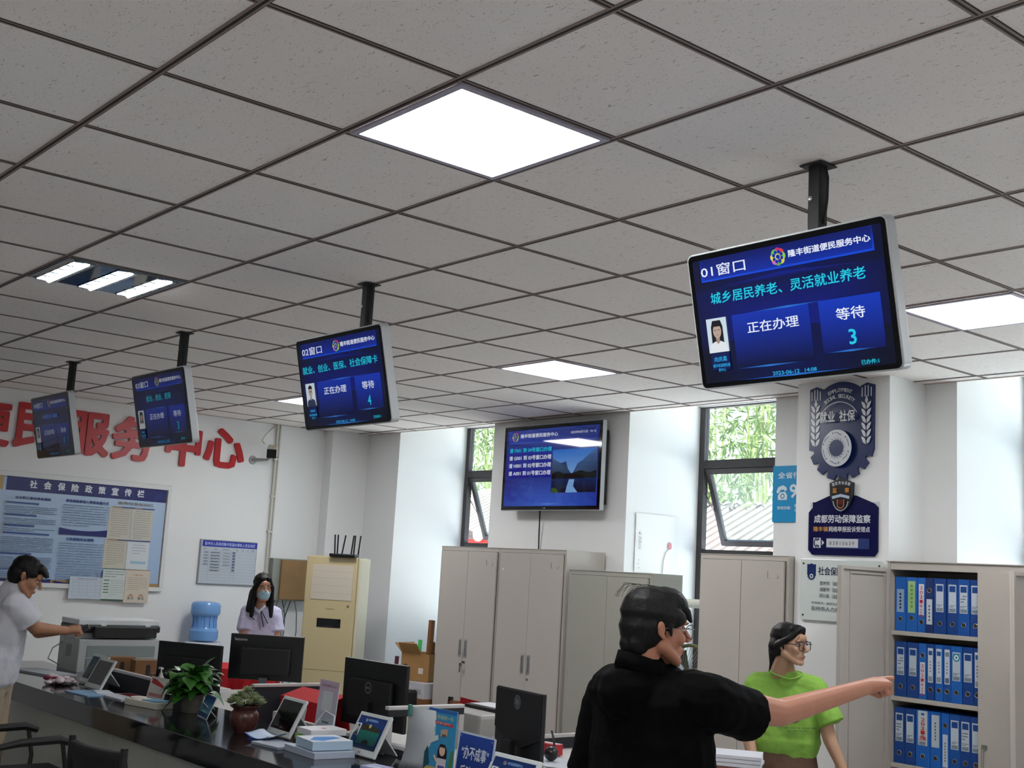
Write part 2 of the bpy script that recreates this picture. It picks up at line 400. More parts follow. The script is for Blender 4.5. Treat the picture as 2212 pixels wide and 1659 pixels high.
for k, (x, y, h, lb) in enumerate([(-15.5, 12.7, 5.6, 'light green bamboo outside, seen through the narrow left window'),
        (-18.3, 14.7, 6.2, 'tall bamboo outside, farther back behind the narrow left window'),
        (-9.9, 12.5, 5.4, 'leafy bamboo outside the middle window, nearest its glass'), (-12.2, 14.4, 6.0, 'tall bamboo outside the middle window, behind the leafy clump'),
        (-11.4, 16.8, 6.6, 'bamboo outside the middle window, farthest from the glass')]):
    bamboo('bamboo', x, y, h, lb, 640, 1.1, 40+k)
# tiled lean-to roof with a red eave and a pale wall in the courtyard
def roof(name, x, y, z, wdt, label, red):
    t = thing(name, label, 'roof', (x, y, z))
    r = MB()
    n = int(wdt/.16)
    for k in range(n):
        xx = k*.16; r.tube([(xx, 0, 0), (xx, 1.6, .75)], .075, 8)
    r.box((0, 0, -.05), (n*.16, .04, .0)); r.sheet([[(0, 0, -.02), (n*.16, 0, -.02)], [(0, 1.6, .73), (n*.16, 1.6, .73)]])
    r.build('roof_tiles', mat('grey_roof_tile', '#5c5652', .8, noise=.3, nscale=6), t, smooth=True)
    MB().box((0, .02, -.22), (n*.16, .12, -.05)).build('eave_board', mat('red_eave', '#b02a24', .5) if red else mat('brown_eave', '#7c6a5c', .6), t)
    MB().box((.1, .3, -z), (n*.16-.1, .5, -.1)).build('outer_wall', mat('pale_outer_wall', '#d9d5cb', .8), t)
    if red:
        o = MB()
        for k in range(0, n, 3): o.lathe([(.0, 0), (.1, .0), (.1, .03), (0, .03)], seg=14, mtx=frame((1, 0, 0), (0, 0, 1), (0, -1, 0), (k*.16, .0, .02)))
        o.build('tile_end', mat('cream_tile_end', '#e8e0c8', .6), t, smooth=True)
roof('tiled_roof', -14.9, 10.3, 2.12, 2.9, 'low tiled roof with a red eave outside the left window', True)
roof('tiled_roof', -11.3, 10.2, 1.86, 3.5, 'grey tiled roof outside, under the tilted pane of the middle window', False)

# ------------------------------------------------------------------ ceiling lights
M_led = mat('lit_panel', '#ffffff', .5, emit=(.97, .98, 1), estr=LAMP)
def led(x1, y0, label, wx=.6, wy=.6125):
    t = thing('ceiling_light', label, 'ceiling light', (x1, y0, ZT-.006), group='flat lit panels in the ceiling')
    f = MB()
    f.box((.014, .014, -.004), (wx-.014, .036, .003)); f.box((.014, wy-.036, -.004), (wx-.014, wy-.014, .003)); f.box((.014, .036, -.004), (.036, wy-.036, .003)); f.box((wx-.036, .036, -.004), (wx-.014, wy-.036, .003))
    f.build('frame', mat('lamp_frame', '#a9a5b4', .5), t)
    MB().box((.036, .036, -.001), (wx-.036, wy-.036, .003)).build('diffuser', M_led, t)
led(-3.167, 1.8715, 'large lit square ceiling panel nearest the viewer, left of the first hanging screen')
led(-6.167, 4.934, 'lit ceiling panel in the middle, between the second screen and the wall television')
led(-9.167, 4.934, 'lit ceiling panel partly hidden behind the second hanging screen')
led(-3.167, 4.934, 'lit ceiling panel at the right edge, right of the first hanging screen')
for x, y in ((-.167, 1.8715), (-3.167, -1.19), (-.167, 4.934)):
    led(x, y, 'lit ceiling panel in the row above and behind the viewer, outside the picture')
# louvred tube lamp
t = thing('louvre_light', 'recessed ceiling lamp with three lit tubes in mirrored louvres, at the left', 'ceiling light', (-6.167, 1.8715, ZT))
M_mir = mat('mirror_louvre', '#c9d3d6', .12, metal=1.0); M_tube = mat('lit_tube', '#ffffff', .5, emit=(.96, .98, 1), estr=9.0)
b = MB(); b.box((.015, .015, -.006), (.585, .03, -.002)); b.box((.015, .5825, -.006), (.585, .5975, -.002)); b.box((.015, .03, -.006), (.03, .5825, -.002)); b.box((.57, .03, -.006), (.585, .5825, -.002))
b.build('frame', mat('lamp_frame_steel', '#8d9296', .35, metal=.6), t)
pan = MB()
for y in (.22, .405): pan.box((.03, y-.055, -.008), (.57, y+.055, -.006))
pan.build('mirror_panel', mat('dull_mirror', '#7f8890', .06, metal=1.0), t)
for y in (.098, .3125, .515):
    lv = MB()
    for s in (-1, 1): lv.sheet([[(.03, y+s*.050, -.012), (.57, y+s*.050, -.012)], [(.03, y+s*.022, .0), (.57, y+s*.022, .0)]])
    for k in range(6):
        x = .03+.108*k; lv._add([(x-.012, y-.05, -.014), (x+.012, y-.05, -.014), (x+.004, y+.05, -.014), (x-.004, y+.05, -.014), (x, y-.05, 0), (x, y+.05, 0)], [(0, 1, 2, 3), (0, 3, 5, 4), (1, 4, 5, 2)])
    l = lv.build('louvre', M_mir, t)
    MB().cyl((.04, y+.012, -.010), (.56, y+.012, -.010), .013, seg=12).build('tube', M_tube, t, smooth=True)
# ------------------------------------------------------------------ hanging display screens
M_black = mat('black_plastic', '#0e0f11', .35); M_blk_matte = mat('black_matte', '#101012', .6)
M_bezel = mat('black_glass_bezel', '#050507', .06, spec=.5); M_alu = mat('silver_shell', '#b9bcbf', .35, metal=.3)
M_disp = mat_print('lit_display', .05, emit=SCREEN); M_chrome = mat('chrome', '#c8c8c8', .2, metal=1)
M_white = mat('white_plastic', '#dcdcda', .4)
def centre_logo(p, x, y, r):
    for k, c in enumerate(('#c22a6a', '#d23a3a', '#8ac23a', '#d8c83a', '#4a9a4a', '#c86ab0', '#e0d040', '#6ab04a')):
        a = R(90-45*k); p.disc(x+r*.55*math.cos(a), y+r*.55*math.sin(a), r*.42, c, n=12)
    for k in range(8):
        a = R(70-45*k); p.disc(x+r*.52*math.cos(a), y+r*.52*math.sin(a), r*.2, '#0a2aa0', n=10)
    p.disc(x, y, r*.3, '#0a2aa0', n=12); p.line([(x+r*.28*math.cos(R(b)), y+r*.28*math.sin(R(b))) for b in range(30, 300, 30)], r*.1, '#d8d060')
def portrait(p, x0, y0, x1, y1, hair, man=False, top='#d7dde2'):
    w, h = x1-x0, y1-y0; cx = (x0+x1)/2
    p.rect(x0, y0, x1, y1, '#c3d3de')
    if not man: p.poly([(cx-w*.3, y0+h*.22), (cx+w*.3, y0+h*.22), (cx+w*.29, y0+h*.75), (cx+w*.2, y0+h*.93), (cx-w*.2, y0+h*.93), (cx-w*.29, y0+h*.75)], hair)
    p.rect(cx-w*.09, y0+h*.2, cx+w*.09, y0+h*.45, '#9c8476')
    p.poly([(x0+w*.03, y0), (x1-w*.03, y0), (x1-w*.1, y0+h*.24), (cx+w*.12, y0+h*.33), (cx, y0+h*.24), (cx-w*.12, y0+h*.33), (x0+w*.1, y0+h*.24)], top)
    if man: p.poly([(cx-w*.05, y0+h*.26), (cx+w*.05, y0+h*.26), (cx+w*.07, y0), (cx-w*.07, y0)], '#2a3146')
    p.disc(cx, y0+h*.62, w*.205, '#b09a8c', ry=h*.21)
    p.disc(cx, y0+h*.72, w*.235, hair, ry=h*.2, a0=10, a1=170)
    for s in (-1, 1): p.rect(cx+s*w*.09-w*.045, y0+h*.64, cx+s*w*.09+w*.045, y0+h*.66, '#2e2624')
    if man:
        for s in (-1, 1): p.line([(cx+s*w*.16, y0+h*.61), (cx+s*w*.02, y0+h*.61), (cx+s*w*.02, y0+h*.68), (cx+s*w*.16, y0+h*.68), (cx+s*w*.16, y0+h*.61)], w*.015, '#22201f')
    p.rect(cx-w*.05, y0+h*.5, cx+w*.05, y0+h*.515, '#8a5a54')
def hanging_screen(X, label, num, service, wait, name, man, dim, sw=(.112, .885)):
    # origin on the ceiling where the pole meets it
    t = thing('hanging_screen', label, 'display screen', (X, 3.08, ZT), group='display screens hung from the ceiling over the counter')
    p = MB(); p.box((-.022, -.022, -.50), (.022, .022, -.004)); p.box((-.030, -.012, -.20), (-.022, .012, -.14)); pole = p.build('pole', M_blk_matte, t, bevel=.003)
    MB().box((-.042, -.042, -.008), (.042, .042, -.004)).build('ceiling_plate', M_blk_matte, t)
    c = MB(); c.tube([(.028, 0, -.012), (.037, 0, -.05), (.036, 0, -.12), (.026, 0, -.2)], .0045, 6); c.build('cable', M_blk_matte, t, smooth=True)
    MB().ell((-.012, -.024, -.115), (.009, .004, .009)).build('bolt', M_chrome, t, smooth=True)
    W, H = .765, .455; tilt = R(13.0)
    # panel frame: centre point below the pole, leaning face-down towards the public side
    ctr = Vector((-.045, -.085, -.272-.208))
    fx = Vector((1, 0, 0)); fz = Vector((0, -math.cos(tilt), -math.sin(tilt))); fy = fz.cross(fx)
    F = frame(fx, fy, fz, ctr)
    def rr(w, h, r, n=5):
        o = []
        for qx, qy, a in ((w/2-r, h/2-r, 0), (-w/2+r, h/2-r, 90), (-w/2+r, -h/2+r, 180), (w/2-r, -h/2+r, 270)):
            for k in range(n+1): o.append((qx+r*math.cos(R(a+90*k/n)), qy+r*math.sin(R(a+90*k/n))))
        return o
    sh = MB(); sh.prism(rr(W, H, .022), -.045, 0, F); sh.build('shell', M_alu, t, bevel=.003)
    MB().prism(rr(W-.012, H-.012, .018), 0, .0015, F).build('bezel', M_bezel, t)
    MB().box((-.09, -.07, -.075), (.09, .07, -.045), F).build('mount_bracket', M_blk_matte, t)
    g = Print(.00008); u = lambda a: (a-.5)*W; v = lambda b: (b-.5)*H
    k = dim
    B0, B1, B2 = '#020616', '#04105a', '#0a2f9c'
    g.poly([(u(.03), v(.045)), (u(.5), v(.045)), (u(.97), v(.045)), (u(.972), v(.945)), (u(.5), v(.945)), (u(.03), v(.945))], [B0, '#030d44', B0, '#030a30', B1, '#030a30'])
    g.poly([(u(.03), v(.3)), (u(.5), v(.4)), (u(.97), v(.3)), (u(.97), v(.72)), (u(.5), v(.76)), (u(.03), v(.72))], ['#030a34', '#06167c', '#030a34', '#030c40', '#081c8a', '#030c40'])
    g.rect(u(.072), v(.782), u(.934), v(.945), '#0b46d0', '#06186e'); g.poly([(u(.08), v(.796)), (u(.926), v(.796)), (u(.928), v(.94)), (u(.08), v(.94))], ['#0a2a9a', '#0a2a9a', '#07145a', '#07145a'])
    g.rect(u(.212), v(.13), u(.605), v(.514), '#02082e', '#0b2fa6'); g.rect(u(.652), v(.16), u(.935), v(.514), '#040f50', '#0b35b4')
    for a, b, y in ((.2, .56, .128), (.66, .9, .163), (.3, .7, .515), (.2, .8, .045)):
        m = (a+b)/2; g.poly([(u(a), v(y)), (u(m), v(y-.006)), (u(b), v(y)), (u(m), v(y+.006))], ['#0a2a90', '#3aa0ff', '#0a2a90', '#3aa0ff'])
    T = '#dfe6f4'; Cy = '#1fc4dc'
    g.text(num+'窗口', u(.073), v(.813), u(.316), v(.90), T, .006); centre_logo(g, u(.487), v(.863), .030)
    g.text('隆丰街道便民服务中心', u(.54), v(.843), u(.923), v(.893), T, .022)
    (g.text(service, u(sw[0]), v(.613), u(sw[1]), v(.697), Cy, .010) if len(service) > 4 else g.lines(u(sw[0]), v(.69), u(sw[1]), 1, .1, .03, '#2a60c0', random.Random(2), last=1))
    g.text('正在办理', u(.29), v(.368), u(.552), v(.447), T, .008); g.text('等待', u(.731), v(.367), u(.863), v(.448), T, .008)
    g.text(wait, u(.778), v(.20), u(.812), v(.302), Cy, .012)
    portrait(g, u(.072), v(.263), u(.182), v(.512), '#15151a', man, '#2a3350' if man else '#d7dde2')
    g.rect(u(.08), v(.135), u(.18), v(.258), '#04164e'); (g.text(name, u(.095), v(.195), u(.165), v(.232), '#2aa8e0', .01) if name else g.rect(u(.1), v(.2), u(.16), v(.225), '#1a78b0'))
    g.text('隆丰街道便民服', u(.085), v(.155), u(.178), v(.18), '#2aa8e0', .006); g.text('务中心', u(.112), v(.122), u(.152), v(.147), '#2aa8e0', .006)
    g.text('2023-06-12', u(.395), v(.054), u(.53), v(.08), '#2aa8e0', .01); g.text('14:08', u(.556), v(.054), u(.613), v(.08), '#2aa8e0', .01)
    g.text('已办件:1', u(.822), v(.06), u(.90), v(.092), Cy, .01)
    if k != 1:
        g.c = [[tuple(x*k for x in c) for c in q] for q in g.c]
    g.build('display', M_disp, t, mtx=F @ Matrix.Translation((0, 0, .0016)))
    return t
hanging_screen(-2.252, 'nearest hanging display screen, headed 01, showing a woman in white', '01', '城乡居民养老、灵活就业养老', '3', '向庆柔', False, 1.0)
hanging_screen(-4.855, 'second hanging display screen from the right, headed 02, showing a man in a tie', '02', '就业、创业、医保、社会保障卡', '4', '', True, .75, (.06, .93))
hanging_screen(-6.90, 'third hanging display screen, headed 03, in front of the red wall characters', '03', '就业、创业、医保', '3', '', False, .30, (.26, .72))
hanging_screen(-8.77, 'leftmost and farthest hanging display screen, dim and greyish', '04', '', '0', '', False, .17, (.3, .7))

# ------------------------------------------------------------------ wall television
t = thing('wall_television', 'large black wall television listing queue numbers beside a valley picture', 'television', (-7.6, YB, 2.176))
W, H = 1.245, .735
MB().box((-.3, -.06, .15), (.3, 0, .55)).build('wall_bracket', M_blk_matte, t)
MB().box((-W/2, -.15, 0), (W/2, -.105, H)).build('shell', M_alu, t, bevel=.006)
MB().box((-W/2+.02, -.105, .05), (W/2-.02, -.06, H-.08)).build('back_cover', M_blk_matte, t)
MB().box((-W/2+.006, -.152, .006), (W/2-.006, -.15, H-.006)).build('bezel', M_bezel, t)
g = Print(.0001); u = lambda a: (a-.5)*W; v = lambda b: b*H
g.poly([(u(.03), v(.05)), (u(.5), v(.05)), (u(.97), v(.05)), (u(.97), v(.5)), (u(.97), v(.95)), (u(.5), v(.95)), (u(.03), v(.95)), (u(.03), v(.5))], ['#1c3fae', '#3a66d6', '#1c3fae', '#20246a', '#1a2a78', '#2444a0', '#1a2a78', '#23246a'])
g.poly([(u(.06), v(.79)), (u(.94), v(.79)), (u(.94), v(.935)), (u(.06), v(.935))], ['#2440b0', '#18308a', '#1a2a70', '#2238a0'])
g.line([(u(.06), v(.935)), (u(.06), v(.79)), (u(.94), v(.79)), (u(.94), v(.935))], .004, '#3a60d8')
g.rect(u(.04), v(.38), u(.515), v(.75), '#1a2496', '#1c2c98')
centre_logo(g, u(.123), v(.869), .044); g.text('隆丰街道便民服务中心', u(.18), v(.852), u(.568), v(.900), '#e6ecf6', .02)
g.text('2023年06月12日', u(.695), v(.865), u(.86), v(.897), '#d8e0ee', .008); g.text('14: 12', u(.885), v(.867), u(.937), v(.893), '#d8e0ee', .008)
for k, (b, c) in enumerate((('请 F001 到 04号窗口办理', '#20d0e0'), ('请 G001 到 03号窗口办理', '#e6ecf6'), ('请 H001 到 02号窗口办理', '#e6ecf6'), ('请 A001 到 01号窗口办理', '#e6ecf6'))):
    y = .681-.0905*k; g.text(b, u(.068), v(y), u(.512), v(y+.055), c, .022)
px0, px1, py0, py1 = .525, .962, .2, .692; U = lambda a: u(px0+(px1-px0)*a); V = lambda b: v(py0+(py1-py0)*b)
g.rect(U(0), V(0), U(1), V(1), '#9cc8f0', '#1f6ed0')
g.poly([(U(0), V(.83)), (U(.1), V(.74)), (U(.2), V(.68)), (U(.32), V(.72)), (U(.36), V(.55)), (U(.45), V(.42)), (U(0), V(.36))], ['#4a6a98', '#3a5684', '#2c446c', '#2e4670', '#24406c', '#20364e', '#1a2030'])
g.poly([(U(.48), V(.45)), (U(.58), V(.66)), (U(.68), V(.72)), (U(.76), V(.8)), (U(.9), V(.92)), (U(1), V(1)), (U(1), V(.4)), (U(.5), V(.4))], ['#35507e', '#2f4a78', '#34507c', '#3b5a88', '#44659a', '#4a6ca4', '#1b2638', '#1a2230'])
g.poly([(U(0), V(.42)), (U(.15), V(.5)), (U(.3), V(.42)), (U(.45), V(.44)), (U(.65), V(.5)), (U(.85), V(.44)), (U(1), V(.5)), (U(1), V(.3)), (U(0), V(.3))], '#0c1210')
g.rect(U(0), V(0), U(1), V(.32), '#0a0d16', '#122a5e'); g.poly([(U(.33), V(0)), (U(.6), V(0)), (U(.5), V(.14)), (U(.52), V(.3)), (U(.4), V(.3)), (U(.36), V(.15))], '#7fb0e8')
g.poly([(U(0), V(0)), (U(.18), V(0)), (U(.12), V(.1)), (U(.02), V(.12))], '#3c5a20')
g.poly([(u(.3), v(.075)), (u(.5), v(.067)), (u(.7), v(.075)), (u(.5), v(.083))], ['#1c3fae', '#8ac0ff', '#1c3fae', '#8ac0ff'])
g.text('OW', u(.452), v(.018), u(.48), v(.034), '#9aa0a8', .01)
g.build('display', mat_print('lit_television', .04, emit=SCREEN*.6), t, mtx=at(FACE_S, (0, -.1525, 0)))
MB().tube([(-.22, -.05, .1), (-.225, -.04, -.02), (-.245, -.02, -.2), (-.25, -.008, -.4), (-.255, -.01, -.95)], .006, 6).build('cable', M_blk_matte, t, smooth=True)

# ------------------------------------------------------------------ red wall characters
M_red = mat('red_acrylic', '#b30f1a', .35, noise=.05, nscale=4)
for ch, y0, z0, y1, z1, lb in (('便', 2.93, 2.463, 3.315, 2.862, 'red raised wall character cut by the left picture edge'), ('民', 3.345, 2.478, 3.70, 2.875, 'red raised wall character just left of the farthest hanging screen'),
        ('服', 3.795, 2.468, 4.195, 2.865, 'red raised wall character between the two left hanging screens, right of the farthest one'), ('务', 4.215, 2.462, 4.62, 2.872, 'red raised wall character partly behind the left edge of the third hanging screen'),
        ('中', 4.735, 2.462, 5.095, 2.90, 'red raised wall character mostly hidden behind the third hanging screen'), ('心', 5.125, 2.488, 5.555, 2.872, 'red raised wall character farthest right, nearest the security camera')):
    vv, ff = glyphs(ch, .034); ax, bx = min(p[0] for p in vv), max(p[0] for p in vv); ay, by = min(p[1] for p in vv), max(p[1] for p in vv)
    bm = bmesh.new(); vs = [bm.verts.new((y0+(p[0]-ax)/(bx-ax)*(y1-y0), z0+(p[1]-ay)/(by-ay)*(z1-z0), 0)) for p in vv]; lay = {i: (p[2] if len(p) > 2 else 0) for i, p in enumerate(vv)}
    for f in ff:
        try: bm.faces.new([vs[i] for i in f])
        except ValueError: pass
    for i, v_ in enumerate(vs): v_.co.z = .0003*lay[i]
    ex = bmesh.ops.extrude_face_region(bm, geom=bm.faces[:]); bmesh.ops.translate(bm, verts=[e for e in ex['geom'] if isinstance(e, bmesh.types.BMVert)], vec=(0, 0, .02))
    bmesh.ops.recalc_face_normals(bm, faces=bm.faces[:])
    me = bpy.data.meshes.new('wall_character'); bm.to_mesh(me); bm.free(); me.transform(at(FACE_E, (XL+.001, 0, 0)))
    tag(link('wall_character', me, M_red), lb, 'sign letter', 'red characters on the left wall')

# ------------------------------------------------------------------ notice board with pinned sheets
M_paper = mat_print('printed_paper', .6, spec=.3); M_gloss_print = mat_print('printed_board', .3)
rn = random.Random(5)
t = thing('notice_board', 'big white-framed notice board with a navy heading band on the left wall', 'notice board', (XL, 2.3, 1.285))
y0, y1, z1 = -.03, 2.535, .985       # local: from Y 2.27 to 4.835
fr = MB(); fr.box((0, y0, 0), (.035, y1, .04)); fr.box((0, y0, z1-.04), (.035, y1, z1)); fr.box((0, y0, .04), (.035, y0+.04, z1-.04)); fr.box((0, y1-.035, .04), (.035, y1, z1-.04))
fr.build('frame', mat('white_frame', '#dfe0e0', .4), t, bevel=.006)
MB().box((.001, y0+.03, .03), (.014, y1-.03, z1-.03)).build('cork', mat('cork', '#a98a5c', .9, noise=.2, nscale=40), t)
g = Print(.0002); O = lambda y: y-2.3; Z = lambda z: z-1.285
g.rect(y0+.04, .07, y1-.04, z1-.04, '#a3bcdc', '#b5cbe4')
g.rect(O(3.335), Z(2.105), y1-.04, z1-.04, '#141f66', '#1a2470'); g.rect(y0+.04, Z(2.105), O(3.31), z1-.04, '#b89a64')
for cx, cz, r in ((O(4.35), Z(2.08), .14), (O(3.5), Z(2.2), .12), (O(4.75), Z(2.11), .07), (O(4.6), Z(2.22), .1)):
    for q in (1, .8, .6):
        pts = [(cx+r*q*math.cos(R(a)), cz+r*q*math.sin(R(a))) for a in range(0, 181, 15)]
        pts = [p for p in pts if Z(2.108) < p[1] < z1-.042 and p[0] < y1-.045]
        if len(pts) > 2: g.line(pts, .004, '#2c4590')
for k, ch in enumerate('社会保险政策宣传栏'):
    y = O(3.565+.122*k); g.text(ch, y-.033, Z(2.135), y+.033, Z(2.205), '#e4e9f2', .03)
g.text('企业职工基本养老保险', O(3.42), Z(2.035), O(3.73), Z(2.06), '#1b2f7c', .03); g.text('养老保险参保人享受待遇方式', O(3.86), Z(2.04), O(4.25), Z(2.068), '#1b2f7c', .03); g.text('工伤保险失业保险', O(3.895), Z(1.704), O(4.15), Z(1.732), '#1b2f7c', .03)
g.text('缴费标准张贴栏', O(4.335), Z(2.058), O(4.675), Z(2.085), '#8a8070', .01)
for z, e in ((1.995, 3.63), (1.89, 3.62), (1.8, 3.61), (1.735, 3.745), (1.56, 3.61), (1.43, 3.61)):
    g.disc(O(3.345), Z(z+.007), .012, '#b0a890'); g.rect(O(3.35), Z(z), O(e), Z(z+.013), '#3a5a9c', '#1d3a84')
for z, n in ((1.975, 5), (1.87, 4), (1.785, 2), (1.71, 9), (1.54, 7), (1.41, 6)): g.lines(O(3.34), Z(z), O(3.79), n, .0165, .006, '#7488a2', rn)
g.lines(O(3.84), Z(2.02), O(4.25), 9, .022, .006, '#7488a2', rn); g.lines(O(3.84), Z(1.685), O(4.24), 15, .0225, .006, '#7488a2', rn)
g.lines(y0+.08, Z(2.0), O(3.25), 26, .024, .006, '#7f93aa', rn)
for a, b, zt in ((3.83, 4.26, 1.80), (3.83, 4.3, 1.335), (3.3, 3.8, 1.345)):
    n = 12; g.poly([(O(a), Z(zt-.045))]+[(O(b), Z(zt-.045))]+[(O(b-(b-a)*k/n), Z(zt+.02*abs(2*k/n-1)**2-.005)) for k in range(n+1)], '#16226c')
g.rect(O(4.29), Z(2.03), O(4.69), Z(2.037), '#1d2a6c'); g.rect(O(4.29), Z(2.03), O(4.37), Z(2.0375), '#c08850'); g.rect(O(4.5), Z(2.03), O(4.57), Z(2.0375), '#c08850')
g.rect(O(4.275), Z(1.733), O(4.675), Z(1.74), '#1d2a6c'); g.rect(O(4.275), Z(1.733), O(4.36), Z(1.7405), '#c08850')
g.build('printed_board', M_gloss_print, t, mtx=at(FACE_E, (.0145, 0, 0)))
def sheet(name, label, ya, za, yb, zb, col, draw, x=XL+.018, curl=.0):
    g = Print(.0002); g.rect(0, 0, yb-ya, zb-za, col); draw(g, yb-ya, zb-za)
    o = g.build(name, M_paper, None, mtx=FACE_E); o.location = (x, ya, za); 
    bk = MB().box((-.0016, 0, 0), (0, yb-ya, zb-za)).build('paper_back', mat('paper_back', '#c9c6bd', .7), o)
    tag(o, label, 'notice sheet', 'sheets pinned on and under the notice board'); return o
def gray(n, h0, dy, c='#a3a098'):
    return lambda g, w, h: g.lines(w*.1, h*h0, w*.9, n, dy, .0055, c, rn)
sheet('notice_sheet', 'cream text sheet at the upper left of the pinned group', 4.262, 1.74, 4.475, 2.028, '#c9c5b8', gray(13, .95, .02))
sheet('notice_sheet', 'cream text sheet at the upper right of the pinned group', 4.478, 1.745, 4.682, 2.022, '#cbc8bc', gray(13, .95, .02))
sheet('notice_sheet', 'cream text sheet in the middle row of the pinned group, on the left', 4.25, 1.478, 4.462, 1.732, '#c9c4b4', gray(11, .95, .02))
sheet('notice_sheet', 'white sheet with a pale blue line in the middle row, on the right', 4.466, 1.478, 4.676, 1.732, '#d4dadd', lambda g, w, h: (g.lines(w*.2, h*.88, w*.85, 4, .025, .005, '#98a8b4', rn), g.rect(w*.2, h*.2, w*.9, h*.3, '#9fc2d4')))
sheet('notice_sheet', 'landscape form sheet hanging lowest on the left, under the board frame', 3.965, 1.20, 4.262, 1.392, '#c6d0dc', lambda g, w, h: (g.lines(w*.2, h*.93, w*.85, 1, .02, .006, '#8a94a0', rn, last=1), [g.line([(w*.1, h*q), (w*.95, h*q)], .0015, '#9aa4b0') for q in (.15, .3, .45, .6, .75, .85)], [g.line([(w*q, h*.15), (w*q, h*.85)], .0015, '#9aa4b0') for q in (.1, .3, .55, .8, .95)]), XL+.04)
sheet('notice_sheet', 'white sheet with short green bars hanging lowest in the middle', 4.258, 1.192, 4.466, 1.476, '#cfd6d4', lambda g, w, h: (g.rect(0, h-.006, w, h, '#35664a'), g.rect(0, 0, w, .012, '#2c5a40'), g.lines(w*.05, h*.92, w*.95, 3, .022, .006, '#7a9484', rn), [g.rect(w*.06, h*q, w*.3, h*q+.008, '#3c7a50') for q in (.62, .51, .42, .33, .24)], g.lines(w*.35, h*.64, w*.95, 7, .021, .004, '#a8b0aa', rn)), XL+.042)
sheet('notice_sheet', 'beige sheet with small drawings hanging lowest on the right', 4.468, 1.178, 4.70, 1.476, '#d2c8b8', lambda g, w, h: (g.rect(0, h-.006, w, h, '#b08a50'), g.text('办事须知', w*.3, h*.82, w*.7, h*.86, '#c07a60', .01), g.lines(w*.1, h*.76, w*.9, 7, .017, .004, '#a89c8c', rn), [(g.poly([(w*q-.03, h*.2), (w*q, h*.28), (w*q+.03, h*.2)], '#c09070'), g.rect(w*q-.028, h*.1, w*q-.004, h*.18, '#8c8a80'), g.rect(w*q+.004, h*.1, w*q+.028, h*.18, '#a09a8c')) for q in (.28, .7)]), XL+.044)

# ------------------------------------------------------------------ staff whereabouts board
t = thing('duty_board', 'small grey-framed staff board with a blue title strip, above the masked woman', 'notice board', (XL, 5.18, 1.37))
fr = MB(); fr.box((0, 0, 0), (.02, .605, .425)); fr.build('frame', mat('grey_frame', '#8d9299', .4, metal=.3), t, bevel=.004)
g = Print(.0002); w, h = .605, .425
g.rect(.012, .012, w-.006, h-.006, '#c2cad3'); g.rect(.022, h-.066, w-.006, h-.008, '#17259c'); g.text('彭州市人民政府隆丰街道办事处人员去向栏', .045, h-.055, w-.025, h-.02, '#b9c4ee', .015)
rows = 10; yy = lambda k: h-.105-.028*k
for k in range(rows+1): g.line([(.02, yy(k)), (w-.012, yy(k))], .0018, '#9aa2ac')
for x in (.095, .215, .33, .375, w-.012): g.line([(x, yy(0)), (x, yy(rows))], .0018, '#9aa2ac')
for x, b in ((.035, '姓名'), (.145, '职务'), (.235, '联系电话'), (.37, '在岗'), (.43, '开会'), (.48, '下村'), (.54, '请假')): g.text(b, x, h-.095, x+(.07 if len(b) > 2 else .03), h-.08, '#6f7780', .01)
for k in range(7):
    if k < 5: g.rect(.04, yy(k)-.02, .085, yy(k)-.011, '#7d858f'); g.rect(.24, yy(k)-.019, .315, yy(k)-.012, '#8d959f')
    g.rect(.11, yy(k)-.02, .205, yy(k)-.011, '#6b7580'); g.poly([(.342, yy(k)-.022), (.349, yy(k)-.022), (.349, yy(k)-.012), (.361, yy(k)-.012), (.361, yy(k)-.022), (.368, yy(k)-.022), (.368, yy(k)-.005), (.342, yy(k)-.005)], '#2a3a70')
g.build('printed_board', M_gloss_print, t, mtx=at(FACE_E, (.0205, 0, 0)))

# ------------------------------------------------------------------ pillar signs
SY = 6.5
t = thing('employment_emblem', 'navy shield emblem with wheat ears and a cog-toothed foot on the pillar', 'sign', (-4.53, SY, 2.335))
def cog_outline():
    o = []
    zc, rad = .285, .232
    o += [(-.24, .20), (-.24, .60), (-.19, .615), (-.145, .598)]
    for k in range(13):
        a = R(127-74*k/12); o.append((.235*math.cos(a), .40+.235*math.sin(a)))
    o += [(.145, .598), (.19, .615), (.24, .60), (.24, .20)]
    n = 7; 
    for k in range(n):
        a0 = R(-12-(156/n)*k); a1 = R(-12-(156/n)*(k+.55)); a2 = R(-12-(156/n)*(k+1)); ri, ro = .215, .252
        for a, r in ((a0, ro), (a1, ro), (a1-.05, ri), (a2+.05, ri)):
            o.append((r*math.cos(a)*.98, .25+r*math.sin(a)))
    return o
MB().prism(cog_outline(), 0, .018, at(FACE_S, (0, -.002, 0))).build('board', mat('navy_acrylic', '#122456', .3), t)
g = Print(.0003); Wt = '#cfd2d6'
for s in (-1, 1):
    x = s*.192
    for q in (-.033, -.011, .011, .033): g.rect(x+q-.0035, .525, x+q+.0035, .595-(abs(q) > .02)*.012, Wt)
    g.poly([(x, .475), (x+.012, .50), (x, .535), (x-.012, .50)], Wt)
    for k in range(6):
        z = .235+.044*k
        for e in (-1, 1): g.poly([(x+e*.003, z-.012), (x+e*.022, z), (x+e*.034, z+.028), (x+e*.034, z+.04), (x+e*.012, z+.028), (x+e*.003, z+.01)], Wt)
arc_text(g, 'EMPLOYMENT', 0, .372, .208, 90, .023, Wt, 5.2); arc_text(g, 'SOCIAL SECURITY', 0, .352, .187, 90, .024, Wt, 5.0)
g.line([(.158*math.cos(R(a)), .342+.158*math.sin(R(a))) for a in range(32, 149, 6)], .005, Wt)
